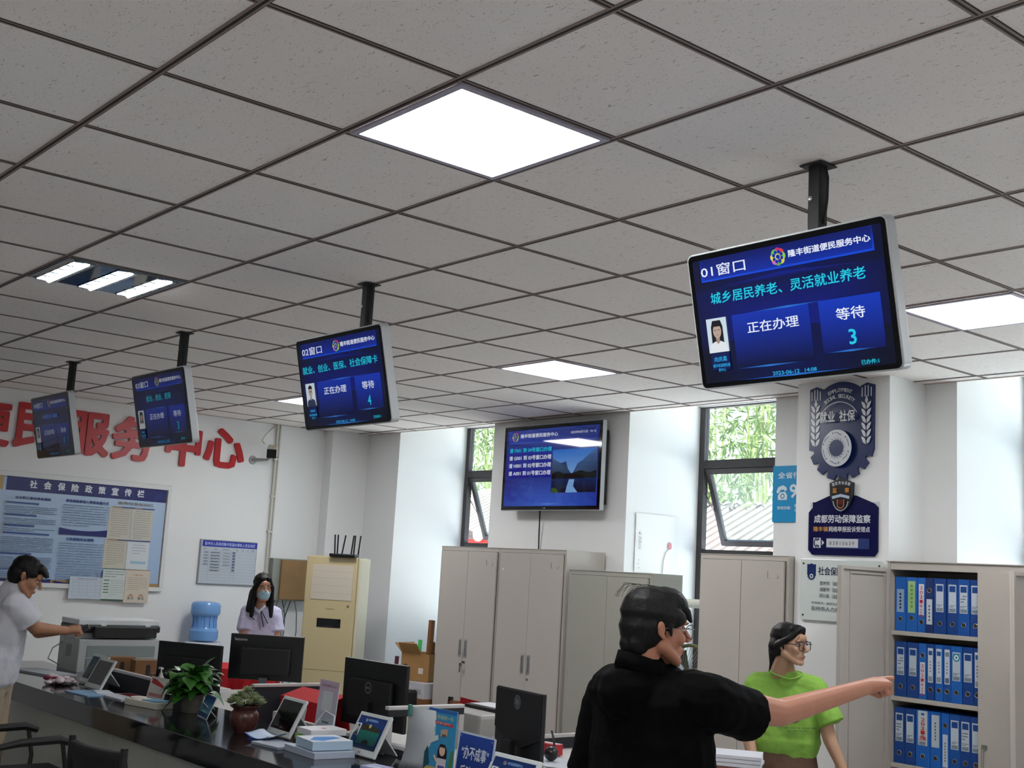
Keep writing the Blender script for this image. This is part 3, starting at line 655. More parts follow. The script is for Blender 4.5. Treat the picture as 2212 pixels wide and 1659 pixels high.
g.text('就业', -.145, .372, -.028, .445, Wt, .022); g.text('社保', .005, .372, .122, .445, Wt, .022)
cx, cz = -.012, .205; g.disc(cx, cz, .112, Wt, ry=.118, n=40); g.disc(cx, cz, .052, '#122456', n=32)
for k in range(18):
    a = R(20*k); b = a+.5; g.poly([(cx+.05*math.cos(a), cz+.05*math.sin(a)), (cx+.076*math.cos(b), cz+.076*math.sin(b)), (cx+.05*math.cos(a+.22), cz+.05*math.sin(a+.22))], '#122456')
for k in range(6):
    a = R(60*k+20); g.line([(cx+.095*math.cos(a+d), cz+(.095+.006*math.sin(9*d))*math.sin(a+d)) for d in (-.28, -.14, 0, .14, .28)], .004, '#122456')
    g.poly([(cx+.104*math.cos(a+.34), cz+.104*math.sin(a+.34)), (cx+.09*math.cos(a+.42), cz+.09*math.sin(a+.42)), (cx+.1*math.cos(a+.48), cz+.1*math.sin(a+.48))], '#122456')
g.build('lettering', M_gloss_print, t, mtx=at(FACE_S, (0, -.0205, 0)))
t = thing('supervision_plaque', 'navy plaque with a crest and a phone number, under the shield emblem', 'sign', (-4.515, SY, 1.865))
MB().prism([(-.255, .03), (-.225, 0), (.235, 0), (.258, .03), (.258, .30), (.23, .325), (.1, .375), (-.1, .375), (-.205, .335), (-.225, .335), (-.225, .30), (-.255, .27)], 0, .008, at(FACE_S, (0, -.004, 0))).build('board', mat('navy_gloss', '#0f0f44', .15), t)
MB().prism([(-.25, .26), (.262, .26), (.262, .335), (-.25, .335)], 0, .003, at(FACE_S, (0, -.001, 0))).build('clear_backing', mat('clear_acrylic', '#d5d8da', .1), t)
g = Print(.0003); Wt = '#d2d5dc'
g.text('成都劳动保障监察', -.212, .203, .205, .255, Wt, .022); g.text('隆丰镇', -.215, .148, -.105, .18, '#c08a48', .02); g.text('网络举报投诉受理点', -.098, .147, .203, .182, Wt, .02)
g.rect(-.213, .045, -.157, .108, Wt); (g.line([(-.185+.022*math.cos(R(b)), .077+.028*math.sin(R(b))) for b in range(100, 261, 20)], .009, '#14143a'), g.poly([(-.196, .094), (-.172, .108), (-.166, .098), (-.184, .088)], '#14143a'), g.poly([(-.196, .060), (-.172, .047), (-.166, .056), (-.184, .066)], '#14143a')); g.poly([(-.148, .06), (-.13, .078), (-.148, .096)], Wt)
g.rect(-.113, .043, .20, .108, '#23356c'); g.rect(-.113, .05, .12, .104, '#c9ccd0'); g.text('83810639', -.09, .064, .092, .088, '#3c3c40', .0, spacing=1.35)
g.build('lettering', M_gloss_print, t, mtx=at(FACE_S, (0, -.0125, 0)))
sh = [(-.088, .455), (-.0, .488), (.088, .455), (.085, .37), (.06, .31), (0, .265), (-.06, .31), (-.085, .37)]
MB().prism(sh, 0, .014, at(FACE_S, (0, -.013, 0))).build('crest', mat('black_crest', '#14141a', .3), t)
g = Print(.0003)
g.line([(x*.93, .37+(y-.37)*.93) for x, y in sh]+[(sh[0][0]*.93, .37+(sh[0][1]-.37)*.93)], .003, '#4a4a50')
arc_text(g, '国家劳动保障', 0, .27, .185, 90, .022, '#c9ccd2', 7.5); g.text('监', -.062, .392, -.03, .424, '#d08a30', .025); g.text('察', .03, .392, .062, .424, '#d08a30', .025)
g.poly([(-.066, .37), (-.03, .378), (0, .384), (.03, .378), (.066, .37), (.062, .352), (.03, .36), (0, .366), (-.03, .36), (-.062, .352)], '#aebdd0')
g.line([(.055*math.cos(R(a)), .345+.065*math.sin(R(a))) for a in range(185, 356, 12)], .006, '#9fb0c4'); g.line([(-.024, .35)]+[(.024*math.cos(R(a)), .32+.024*math.sin(R(a))) for a in range(180, 361, 20)]+[(.024, .35)], .008, '#b0663c'); g.rect(-.016, .318, .016, .35, '#5a1a16')
g.build('crest_lettering', M_gloss_print, t, mtx=at(FACE_S, (0, -.0275, 0)))
t = thing('insurance_plate', 'pale glass plate on the pillar, partly hidden by the open cabinet door', 'sign', (-4.82, SY, 1.453))
MB().box((0, -.016, 0), (.60, -.008, .385)).build('plate', mat('frosted_plate', '#cfd6d2', .12), t, bevel=.002)
st = MB()
for x in (.022, .578):
    for z in (.03, .355): st.cyl((x, -.0005, z), (x, -.02, z), .006, seg=10)
st.build('stud', mat('dark_stud', '#4a4a48', .3, metal=1), t)
g = Print(.0003); D = '#2f3542'; Nv = '#1a2c60'
g.poly([(.055+x*.14, .30+(y-.3)*.14*1.2) for x, y in [(p[0]+.2, p[1]) for p in cog_outline()]], Nv); g.disc(.083, .277, .014, '#cfd6d2'); g.disc(.083, .277, .007, Nv)
g.text('社会保险基金监督举报', .135, .285, .59, .338, '#232a4a', .014)
for k, (a, b) in enumerate((('彭州市', '（028'), ('成都市', '（028'), ('四川省', '（028'))):
    z = .222-.039*k; g.text(a, .15, z, .222, z+.026, D, .006); g.text(b, .245, z-.002, .298, z+.028, D, .006)
g.text('受理事项：骗取社会保险待遇和侵占基金', .09, .104, .5, .118, D, .002); g.text('彭州市人力资源和社会保障局', .09, .062, .55, .09, D, .008)
g.build('lettering', M_gloss_print, t, mtx=at(FACE_S, (0, -.0165, 0)))
t = thing('hotline_sign', 'bright blue hotline sign with a white telephone, tucked beside the pillar', 'sign', (-5.375, YB, 2.098))
MB().box((0, -.012, 0), (.47, -.001, .395)).build('board', mat('sky_blue_board', '#1290c8', .35), t)
g = Print(.0003); w_ = '#dfe9ee'
g.text('全省行政效能', .045, .305, .43, .35, w_, .014)
g.poly([(.035, .215), (.05, .245), (.09, .258), (.118, .245), (.125, .225), (.105, .215), (.1, .228), (.07, .225), (.06, .21), (.04, .2)], w_)
g.poly([(.05, .155), (.125, .155), (.128, .185), (.11, .212), (.062, .208), (.046, .182)], w_); g.disc(.088, .182, .018, '#1290c8'); g.disc(.088, .182, .011, w_)
g.text('960', .148, .168, .36, .265, w_, .02); g.text('受理范围：', .045, .088, .165, .11, w_, .012); g.text('党政机关', .19, .1, .33, .125, w_, .012); g.text('不作为等', .19, .07, .33, .092, w_, .012); g.text('中共', .215, .02, .27, .036, w_, .01)
g.build('lettering', M_gloss_print, t, mtx=at(FACE_S, (0, -.0125, 0)))

# ------------------------------------------------------------------ child's ink sheet on the window reveal, pipe, fan
g = Print(.0003)
nx, nz = 9, 10; rp = random.Random(9)
me_v = MB(); me_v.sheet([[(.006+.006*rp.random()+(.01 if i == nx else 0), .47*i/nx, .47*k/nz+.0) for k in range(nz+1)] for i in range(nx+1)])
pp = me_v.build('ink_drawing', mat('rice_paper', '#f0efeb', .8), smooth=True, loc=(-6.83, 7.01, 1.706))
g.line([(.32, .0), (.325, .1), (.35, .17), (.39, .21)], .008, '#7e7a80'); g.disc(.40, .225, .02, '#d88a92', ry=.03); g.text('荷花小诗', .03, .18, .06, .33, '#77777a', .0); g.text('一二', .03, .03, .045, .1, '#88888a', 0)
g.build('ink_strokes', M_paper, pp, mtx=at(FACE_E, (.0165, 0, 0)))
tag(pp, 'wrinkled white paper with a faint red ink flower beside the window', 'drawing')
t = thing('wall_pipe', 'white plastic pipe with a round flange beside the window, behind the dark-haired head', 'pipe', (-6.83, 7.5, 1.48))
MB().lathe([(.0, 0), (.075, 0), (.075, .012), (.0, .012)], seg=24, mtx=frame((0, 1, 0), (0, 0, 1), (1, 0, 0))).build('flange', mat('ivory_plastic', '#d8d4c6', .5), t, smooth=True)
MB().cyl((.005, 0, 0), (.42, 0, 0), .036, seg=20).build('pipe', mat('ivory_plastic', '#d8d4c6', .5), t, smooth=True)
t = thing('security_camera', 'white and black security camera on a wall arm beside the red characters', 'camera', (XL, 5.66, 2.60))
MB().lathe([(0, 0), (.045, 0), (.04, .012), (0, .014)], seg=18, mtx=frame((0, 1, 0), (0, 0, 1), (1, 0, 0))).build('wall_plate', mat('grey_metal', '#a9abab', .4, metal=.4), t, smooth=True)
a = MB(); a.tube([(.01, 0, 0), (.08, .02, .0), (.14, .08, .005), (.16, .10, .03)], [.022, .018, .015, .014], 10); a.build('arm', mat('grey_metal', '#a9abab', .4, metal=.4), t, smooth=True)
ax = Vector((.80, -.52, -.30)).normalized(); sx = Vector((-ax.y, ax.x, 0)).normalized()*-1; up = ax.cross(sx)
CF = frame(sx, up, ax, (.17, .115, .085)) if up.z > 0 else frame(-sx, -up, ax, (.17, .115, .085))
MB().box((-.048, -.044, -.09), (.048, .056, .075), CF).build('body', mat('camera_beige', '#cfc6b4', .4), t, bevel=.012)
MB().box((-.047, -.044, .075), (.047, .046, .092), CF).build('front_glass', M_bezel, t, bevel=.008)
MB().tube([(.1, .06, .16), (.06, .05, .2), (.04, .10, .27), (.012, .22, .375)], .005, 6).build('cable', mat('beige_cable', '#b9b2a6', .6), t, smooth=True)
cd = MB(); cd.cyl((XL+.014, 5.90, .9), (XL+.014, 5.90, ZT), .014, seg=10); cd.cyl((XL+.010, 5.935, .9), (XL+.010, 5.935, ZT), .009, seg=8)
for z in (1.5, 1.9, 2.25, 2.62): cd.box((XL, 5.878, z), (XL+.032, 5.925, z+.02))
struct(cd.build('trim_5', mat('conduit', '#c9c5bc', .5), smooth=True))
# ------------------------------------------------------------------ steel cabinets along the window wall
M_cab = mat('warm_grey_steel', '#b5aea6', .45, noise=.03, nscale=3); M_cab2 = mat('greenish_grey_steel', '#9c9a90', .45, noise=.03, nscale=3); M_gap = mat('shadow_gap', '#2c2a28', .8)
M_handle = mat('handle_metal', '#a9a9a8', .3, metal=.7); M_lockm = mat('lock_metal', '#7c7a76', .3, metal=1)
def handle(parent, x, z, y=-.018, side=1):
    h = MB(); h.box((x-.017, y-.004, z-.075), (x+.017, y+.001, z-.062)); h.box((x-.017, y-.004, z+.062), (x+.017, y+.001, z+.075)); h.box((x-.017, y-.004, z-.062), (x-.011, y+.001, z+.062)); h.box((x+.011, y-.004, z-.062), (x+.017, y+.001, z+.062))
    o = h.build('handle', M_handle, parent, bevel=.002); MB().box((x-.011, y-.001, z-.062), (x+.011, y+.0005, z+.062)).build('handle_recess', mat('handle_shadow', '#6e6d6b', .5), o)
    return o
def closed_cabinet(label, x0, y0, w, h, d, m, hz, key, holder, lock=True, top_gap=.035):
    t = thing('steel_cabinet', label, 'cabinet', (x0, y0, 0))
    b = MB(); b.box((0, 0, 0), (w, d, h)); b.build('body', m, t, bevel=.004)
    e = .022; cw = (w-2*e)/2
    for s in (0, 1):
        xa = e+s*cw+.002; xb = e+(s+1)*cw-.002
        MB().box((xa-.003, -.0025, .06), (xb+.003, 0, h-top_gap+.003)).build('door_gap', M_gap, t)
        dr = MB().box((xa, -.018, .063), (xb, -.0025, h-top_gap)).build('door', m, t, bevel=.002)
        hx_ = xb-.035 if s == 0 else xa+.035
        handle(dr, hx_, hz)
        if s == 1 and lock:
            MB().cyl((xa+.03, -.018, hz-.115), (xa+.03, -.024, hz-.115), .009, seg=12).build('lock', M_lockm, dr, smooth=True)
            if key:
                k = MB(); k.box((xa+.0285, -.045, hz-.122), (xa+.0315, -.024, hz-.108)); k.lathe([(.0, 0), (.016, 0), (.016, .003), (0, .003)], seg=12, mtx=frame((1, 0, 0), (0, 0, 1), (0, -1, 0), (xa+.02, -.05, hz-.135))); k.box((xa-.0, -.046, hz-.20), (xa+.012, -.043, hz-.14))
                k.build('key', mat('brass_key', '#6e5a48', .4, metal=.8), dr)
        if s == 1 and holder:
            g = MB(); z = h-.12
            g.box((xb-.13, -.020, z-.025), (xb-.128, -.0178, z+.02)); g.box((xb-.13, -.020, z-.027), (xb-.11, -.0178, z-.025)); g.box((xb-.065, -.020, z-.027), (xb-.045, -.0178, z-.025)); g.box((xb-.047, -.020, z-.025), (xb-.045, -.0178, z-.005))
            g.build('label_holder', M_lockm, dr)
    MB().box((.0, -.004, h-.002), (w, d, h+.003)).build('top_plate', m, t, bevel=.001)
    return t
closed_cabinet('tall warm grey cabinet under the left part of the television, keys hanging from its lock', -8.645, 6.45, .815, 1.84, .42, M_cab, .99, True, True)
c2 = closed_cabinet('tall warm grey cabinet under the right part of the television, beside the lower cabinet', -7.828, 6.45, .815, 1.84, .42, M_cab, .93, False, True)
MB().box((.06, -.0195, 1.66), (.08, -.018, 1.68)).build('white_sticker', mat('sticker', '#d8d8d8', .6), c2)
closed_cabinet('lower greenish grey cabinet behind the man in black', -6.965, 6.44, .88, 1.692, .33, M_cab2, .80, False, False, False)
closed_cabinet('warm grey cabinet under the middle window, behind the woman in green', -5.64, 6.45, .75, 1.848, .40, M_cab, .84, False, True)
# open binder cabinet
t = thing('binder_cabinet', 'open steel cabinet full of blue binders, its left door swung wide', 'cabinet', (-4.165, 6.45, 0))
w, d, h = .985, .42, 1.838; xs = .585; zt = 1.79
b = MB(); b.box((0, 0, 0), (.022, d, h)); b.box((w-.022, 0, 0), (w, d, h)); b.box((.022, d-.015, 0), (w-.022, d, h)); b.box((.022, 0, 0), (w-.022, d-.015, .06)); b.box((.022, 0, zt), (w-.022, d-.015, h)); b.box((xs, 0, .06), (xs+.02, d-.015, zt))
b.build('body', M_cab, t, bevel=.002)
MB().box((-.004, -.01, h-.002), (w+.004, d, h+.004)).build('top_plate', M_cab, t, bevel=.001)
SHZ = [1.432, 1.052, .672, .29]
for z in SHZ: MB().box((.022, .015, z-.025), (xs, d-.015, z)).build('shelf', M_cab, t, bevel=.002)
dr = MB().box((xs+.004, -.02, .063), (w-.006, -.003, 1.795)).build('door', M_cab, t, bevel=.002)
hd = MB(); hd.tube([(xs+.042, -.02, .69), (xs+.042, -.045, .69), (xs+.042, -.045, .83), (xs+.042, -.02, .83)], .006, 8); hd.box((xs+.025, -.024, .665), (xs+.06, -.019, .69)); hd.box((xs+.025, -.024, .83), (xs+.06, -.019, .855)); hd.build('handle', M_handle, dr, smooth=True)
MB().cyl((xs+.045, -.02, .60), (xs+.045, -.028, .60), .011, seg=12).build('lock', M_lockm, dr, smooth=True)
k = MB(); k.box((xs+.043, -.05, .594), (xs+.047, -.028, .606)); k.lathe([(0, 0), (.014, 0), (.014, .003), (0, .003)], seg=12, mtx=frame((1, 0, 0), (0, 0, 1), (0, -1, 0), (xs+.047, -.05, .585))); k.bar((xs+.05, -.05, .575), (xs+.062, -.05, .53), .01, .003); k.build('key', mat('brass_key', '#6e5a48', .4, metal=.8), dr)
# left door: hinged on the cabinet's left edge, opened far beyond a right angle
LD = .42; ang = R(-96)
ld = MB(); ld.box((0, -.02, .063), (LD, -.003, 1.795)); DM = Matrix.Rotation(ang, 4, 'Z')
lo = ld.build('door', M_cab, t, bevel=.002, loc=(.002, -.002, 0)); lo.rotation_euler = (0, 0, ang)
rm = MB(); rm.box((.03, -.003, .10), (.034, .006, 1.76)); rm.box((LD-.09, -.003, .10), (LD-.086, .006, 1.76)); rm.box((.034, -.003, 1.752), (LD-.09, .006, 1.76)); rm.box((LD-.02, -.003, .063), (LD, .012, 1.795)); rm.box((0, -.003, .063), (.02, .012, 1.795)); rm.box((.02, -.003, 1.775), (LD-.02, .012, 1.795))
rm.build('door_stiffener', M_cab, lo, bevel=.001)
MB().prism([(.027+.009*math.cos(R(a))*1.0-.0, 1.735+(.022 if 0 <= a < 180 else -.022)+.009*math.sin(R(a))) for a in range(0, 360, 20)], .0065, .0072, FACE_S.inverted() if False else frame((1, 0, 0), (0, 0, 1), (0, -1, 0), (-.017, .0, 0))).build('slot', M_gap, lo)
# binders
M_bind = {c: mat('binder_'+n, c, .45) for n, c in (('blue', '#0e4f9c'), ('mid_blue', '#0f3f86'), ('dark_blue', '#122c62'), ('bright_blue', '#1560b4'))}
B1, B2, B3, B4 = list(M_bind)
rows = [
 [(.070, B4, 'a'), (.075, B4, 'green'), (.052, B4, 'red'), (.055, B3, 'low'), (.078, B2, 'std'), (.072, B2, 'std'), (.072, B1, 'std'), (.066, B2, 'std')],
 [(.078, B2, 'std'), (.078, B2, 'std'), (.05, B4, 'redlow'), (.05, B2, 'thin'), (.052, B4, 'thin'), (.05, B1, 'grey'), (.068, B4, 'round'), (.066, B2, 'std'), (.046, B2, 'thin')],
 [(.07, B2, 'std'), (.07, B2, 'std'), (.09, B4, 'bigred'), (.068, B4, 'plain'), (.05, B4, 'lowthin'), (.066, B1, 'std'), (.066, B2, 'std'), (.062, B2, 'std')]]
words = {'a': 'white hand-written spine label', 'green': 'yellow-green spine label', 'red': 'red writing on a narrow white label', 'low': 'label low on a dark spine', 'std': 'blue-topped white label', 'redlow': 'red-written label low on its spine', 'thin': 'narrow white label', 'grey': 'grey and white narrow label', 'round': 'round teal badge on its label', 'bigred': 'wide label with large red writing', 'plain': 'plain white label', 'lowthin': 'label at the spine foot'}
ordn = ['first', 'second', 'third', 'fourth', 'fifth', 'sixth', 'seventh', 'eighth', 'ninth']
rb = random.Random(12)
for r, row in enumerate(rows):
    x = .03; zs = SHZ[r]; tot = sum(q[0] for q in row); sc = (xs-.022-.016)/tot
    for k, (bw, c, st) in enumerate(row):
        wv = bw*sc; hh = .318 if r != 9 else .3
        lab = '%s binder from the left on the %s shelf, %s' % (ordn[k], ('top', 'middle', 'lowest')[r], words[st])
        b = thing('ring_binder', lab, 'binder', (-4.165+x+wv/2, 6.45+.035+rb.uniform(0, .008), zs), group='blue binders in the open cabinet')
        hw = wv/2-.0015
        m_ = MB(); m_.box((-hw, 0, 0), (hw, .285, hh)); m_.build('cover', M_bind[c], b, bevel=.002)
        g = Print(.0002); lw = min(hw-.008, .024); hz = {'std': .085, 'low': 9, 'redlow': .25, 'lowthin': .25}.get(st, .075)
        if st in ('std', 'round'): 
            za, zb = .125, .285
            g.rect(-lw, za, lw, zb, '#b9c4cf'); g.rect(-lw+.005, zb-.042, lw-.005, zb-.008, '#1a4486'); g.rect(-lw+.004, za+.004, lw-.004, za+.024, '#7c8894'); g.lines(-lw+.004, za+.042, lw-.004, 2, .008, .003, '#525c66', rb)
            if st == 'round': g.disc(0, zb-.03, lw*.95, '#3a90a4'); g.disc(0, zb-.03, lw*.6, '#dfe8ea'); g.disc(0, zb-.03, lw*.3, '#3a90a4')
            elif k % 3 == 0: g.lines(-lw+.006, zb-.06, lw-.006, 3, .016, .006, '#6a7078', rb)
        elif st == 'a': g.rect(-lw, .11, lw, .245, '#8fa8c8'); [g.rect(-.006, .13+.02*q, .006, .142+.02*q, '#2a2e36') for q in range(5)]
        elif st == 'green': g.rect(-lw, .11, lw, .295, '#9fc08a'); [g.rect(-.007, .14+.024*q, .008, .154+.024*q, '#6aa83c') for q in range(6)]
        elif st in ('red', 'redlow'):
            za = .10 if st == 'red' else .03; g.rect(-lw, za, lw, za+.18, '#cfd3da'); [g.text(ch, -lw*.6, za+.17-.027*q-.02, lw*.6, za+.17-.027*q, '#c43040', .01) for q, ch in enumerate('2021年工伤')]
        elif st == 'low': g.rect(-lw, .05, lw, .195, '#c3ccd6'); [g.rect(-.004, .07+.02*q, .004, .08+.02*q, '#3a4250') for q in range(5)]
        elif st in ('thin', 'grey'): g.rect(-lw, .10, lw, .295, '#c3ccd6'); g.rect(-lw+.004, .255, lw-.004, .28, '#2a5a9c' if st == 'thin' else '#7c8890'); g.rect(-lw+.004, .106, lw-.004, .135, '#8a949e' if st == 'thin' else '#5a6a78'); [g.rect(-.004, .16+.018*q, .004, .167+.018*q, '#6a7078') for q in range(4)]
        elif st == 'bigred': g.rect(-.03, .12, .03, .315, '#b9c4cc'); g.rect(-.01, .29, .01, .302, '#2a5a9c'); [g.text(ch, -.012, .275-.024*q-.02, .014, .275-.024*q, '#c42c30', .012) for q, ch in enumerate('2021年')]; g.text('之确', -.022, .15, .022, .172, '#c42c30', .012); g.rect(-.02, .125, .02, .142, '#7c8894')
        elif st == 'plain': g.rect(-lw, .12, lw, .30, '#b4bfc9'); [g.rect(-.004, .16+.018*q, .004, .17+.018*q, '#4a525c') for q in range(6)]
        elif st == 'lowthin': g.rect(-lw, .02, lw, .2, '#bcc6d0'); [g.rect(-.004, .05+.016*q, .004, .06+.016*q, '#6a7078') for q in range(7)]
        if st != 'bigred' or True: g.build('spine_label', M_paper, b, mtx=at(FACE_S, (0, -.0003, 0)))
        hz = {'low': .245, 'redlow': .25, 'lowthin': .25, 'a': .07, 'green': .08}.get(st, .06)
        MB().cyl((0, .001, hz), (0, -.0012, hz), .013, seg=16).build('finger_hole', M_gap, b)
        rg_ = MB(); rg_.tube([(.0135*math.cos(R(a)), -.001, hz+.0135*math.sin(R(a))) for a in range(0, 360, 30)], .0016, 5, closed=True); rg_.build('hole_ring', M_chrome, b, smooth=True)
        x += wv
bx = MB(); bx.box((0, 0, 0), (.3, .22, .16)); tag(bx.build('dark_box', mat('dark_box', '#15171c', .6), loc=(-4.08, 6.50, .291)), 'dark box in the bottom of the open binder cabinet', 'box')
# neighbouring cabinet at the right picture edge, its left door open towards the viewer
t = thing('steel_cabinet', 'steel cabinet at the right picture edge with a door opened towards the viewer', 'cabinet', (-3.17, 6.45, 0))
b = MB(); b.box((0, 0, 0), (.022, .42, 1.838)); b.box((.022, .405, 0), (.85, .42, 1.838)); b.box((.828, 0, 0), (.85, .405, 1.838)); b.box((.022, 0, 1.79), (.828, .405, 1.838)); b.box((.022, 0, 0), (.828, .405, .06)); b.box((.022, 0, .9), (.828, .405, .92)); b.build('body', M_cab, t, bevel=.002)
for rz, xx, n in ((-90, .004, 1), (0, .43, 1)):
    o = MB().box((0, -.018, .063), (.41, -.002, 1.795)).build('door', M_cab, t, bevel=.002, loc=(xx, -.001, 0)); o.rotation_euler = (0, 0, R(rz))
    if rz: MB().box((.0, -.002, .063), (.02, .01, 1.795)).box((.39, -.002, .063), (.41, .01, 1.795)).box((.02, -.002, 1.775), (.39, .01, 1.795)).build('door_stiffener', M_cab, o)

# ------------------------------------------------------------------ service counter
CZ = .76; CY0, CY1 = 2.75, 3.43
t = thing('service_counter', 'long black granite service counter with pale panels below', 'counter', (-9.7, CY0, 0))
L = 6.6
M_gran = mat('black_granite', '#17181c', .09, spec=.6, noise=.5, nscale=160)
MB().box((0, 0, CZ-.115), (L, CY1-CY0, CZ)).build('granite_top', M_gran, t, bevel=.004)
M_pan = mat('counter_panel', '#b6b8b0', .5, noise=.04, nscale=4)
for k in range(int(L/.6)): MB().box((k*.6+.002, .05, .08), (k*.6+.598, .085, CZ-.115)).build('front_panel', M_pan, t)
MB().box((0, .07, 0), (L, .16, .08)).build('plinth', M_blk_matte, t)
for x in (0.02, 2.2, 4.4, L-.05): MB().box((x, .09, 0), (x+.03, CY1-CY0-.02, CZ-.115)).build('support', M_pan, t)
# staff desks behind it with partitions
M_desk = mat('desk_laminate', '#c2bfba', .4); M_part = mat('dark_partition', '#1a1a22', .7, noise=.2, nscale=60); M_rail = mat('partition_rail', '#b7b3b2', .35, metal=.2)
for k, (xa, xb) in enumerate(((-9.4, -7.74), (-7.70, -6.42), (-5.72, -5.02), (-4.98, -4.02), (-3.98, -2.2))):
    t = thing('staff_desk', ('pale staff desk under the photocopier and tissue boxes', 'pale staff desk behind the leafy plant, under the monitor with a slim grey neck', 'pale staff desk under the monitor with a round emblem', 'pale staff desk under the thin-edged monitor', 'pale staff desk beside the man in black')[k], 'desk', (xa, 3.47, 0)); dd = (.58, .88, .49, .49, .49)[k]
    MB().box((0, 0, .715), (xb-xa, dd, .745)).build('desk_top', M_desk, t, bevel=.003)
    for x in (.02, xb-xa-.05): MB().box((x, .03, 0), (x+.03, dd-.03, .715)).build('leg_panel', M_desk, t)
def partition(label, p, q, z0, z1, foot=True):
    t = thing('desk_partition', label, 'partition', (p[0], p[1], 0), group='dark partitions between the staff desks')
    d = Vector((q[0]-p[0], q[1]-p[1], 0)); Ln = d.length; t.rotation_euler = (0, 0, math.atan2(d.y, d.x))
    MB().box((0, -.012, z0), (Ln, .012, z1-.018)).build('panel', M_part, t)
    r = MB(); r.box((0, -.016, z1-.018), (Ln, .016, z1)); r.build('rail', M_rail, t, bevel=.003)
    if foot:
        for a in (0, Ln-.03): MB().box((a, -.014, 0), (a+.03, .014, z0)).build('foot', M_rail, t)
partition('low dark partition on the counter back, between the tablet pair and the leafy plant', (-7.82, 3.22), (-7.17, 3.22), .762, .885, False)
partition('dark desk partition below the slim-necked monitor, running back from the counter', (-6.36, 3.46), (-6.36, 4.0), .60, .93)
partition('dark desk partition with a black-edged end, right of the monitor with a round emblem', (-5.0, 3.46), (-5.0, 3.93), .915, .965)
partition('low dark desk partition behind the papers, right of the thin-edged monitor', (-4.83, 4.0), (-4.83, 4.6), .747, .82, False)
partition('low dark partition behind the white brochure boxes', (-5.96, 3.452), (-5.03, 3.452), .60, .80)
partition('low dark partition behind the lit tablet', (-4.97, 3.452), (-4.45, 3.452), .60, .80)

# ------------------------------------------------------------------ monitors (backs towards the public)
def monitor(label, x, y, rz, w, h, zc, kind, desk=.745):
    t = thing('computer_monitor', label, 'monitor', (x, y, desk), rz, group='black monitors on the staff desks')
    zb = zc-h/2-desk
    s = MB(); s.box((-w/2, -.012, zb), (w/2, .012, zb+h)); s.build('screen_panel', M_black, t, bevel=.004)
    b = MB()
    if kind == 'thin': b.prism([(-w/2+.006, h*.5), (-w*.2, h*.34), (w*.1, h*.30), (w/2-.006, h*.44), (w/2-.006, h-.006), (-w/2+.006, h-.006)], 0, .006, at(FACE_S, (0, -.012, zb)))
    else: b.box((-w*.34, -.045, zb+h*.12), (w*.34, -.012, zb+h*.72))
    b.build('back_cover', M_blk_matte, t, bevel=.012 if kind != 'thin' else 0)
    n = MB(); nk = mat('neck_'+kind, '#56585e' if kind == 'slim' else '#151517', .4, metal=.3)
    if kind == 'slim': n.box((-.028, -.055, .012), (.028, -.045, zb+.02))
    else: n.box((-.04, -.075, .012), (.04, -.045, zb+h*.4))
    n.build('neck', nk, t, bevel=.003)
    MB().prism([(.12*math.cos(R(a)), .085*math.sin(R(a))-.03) for a in range(0, 360, 15)], 0, .012).build('base', nk, t)
    g = Print(.0003)
    if kind == 'slim': g.text('lenovo', -w/2+.03, h-.045, -w/2+.115, h-.025, '#aeb2b8', .02)
    elif kind == 'round':
        r = .027; g.z = 0
        pts = [(r*.95*math.cos(R(a)), h*.60+r*math.sin(R(a))) for a in range(0, 361, 12)]; g.line(pts, .0035, '#8d9196'); g.text('DELL', -.016, h*.60-.006, .016, h*.60+.006, '#8d9196', .02)
    elif kind == 'thin': g.disc(0, h-.055, .027, '#5c6066', ry=.032, n=30); g.disc(0, h-.055, .023, '#3c4046', ry=.028, n=30); g.text('hp', -.012, h-.075, .012, h-.035, '#7e8288', .01)
    else: g.rect(.02, h*.3, .055, h*.42, '#8e938f'); g.rect(-.01, h*.66, .012, h*.672, '#33353a')
    yb = -.0455 if kind in ('round', 'plain') and True else -.0122
    if kind == 'thin': yb = -.0182
    if kind == 'slim': yb = -.0125
    g.build('emblem', M_gloss_print, t, mtx=at(FACE_S, (0, yb, zb)))
    return t
monitor('black monitor behind the leafy plant, in front of the photocopier', -7.53, 3.62, R(28), .50, .31, .912, 'plain')
monitor('black monitor with small lettering and a slim grey neck, below the masked woman', -7.40, 4.11, R(47), .50, .298, .985, 'slim')
monitor('black monitor with a round emblem on its back, in the middle of the counter', -5.50, 3.72, R(3), .55, .345, .962, 'round')
monitor('thin black monitor with a faint oval emblem, right of the brown chair and red vest', -4.26, 3.68, R(-8), .385, .36, .94, 'thin')
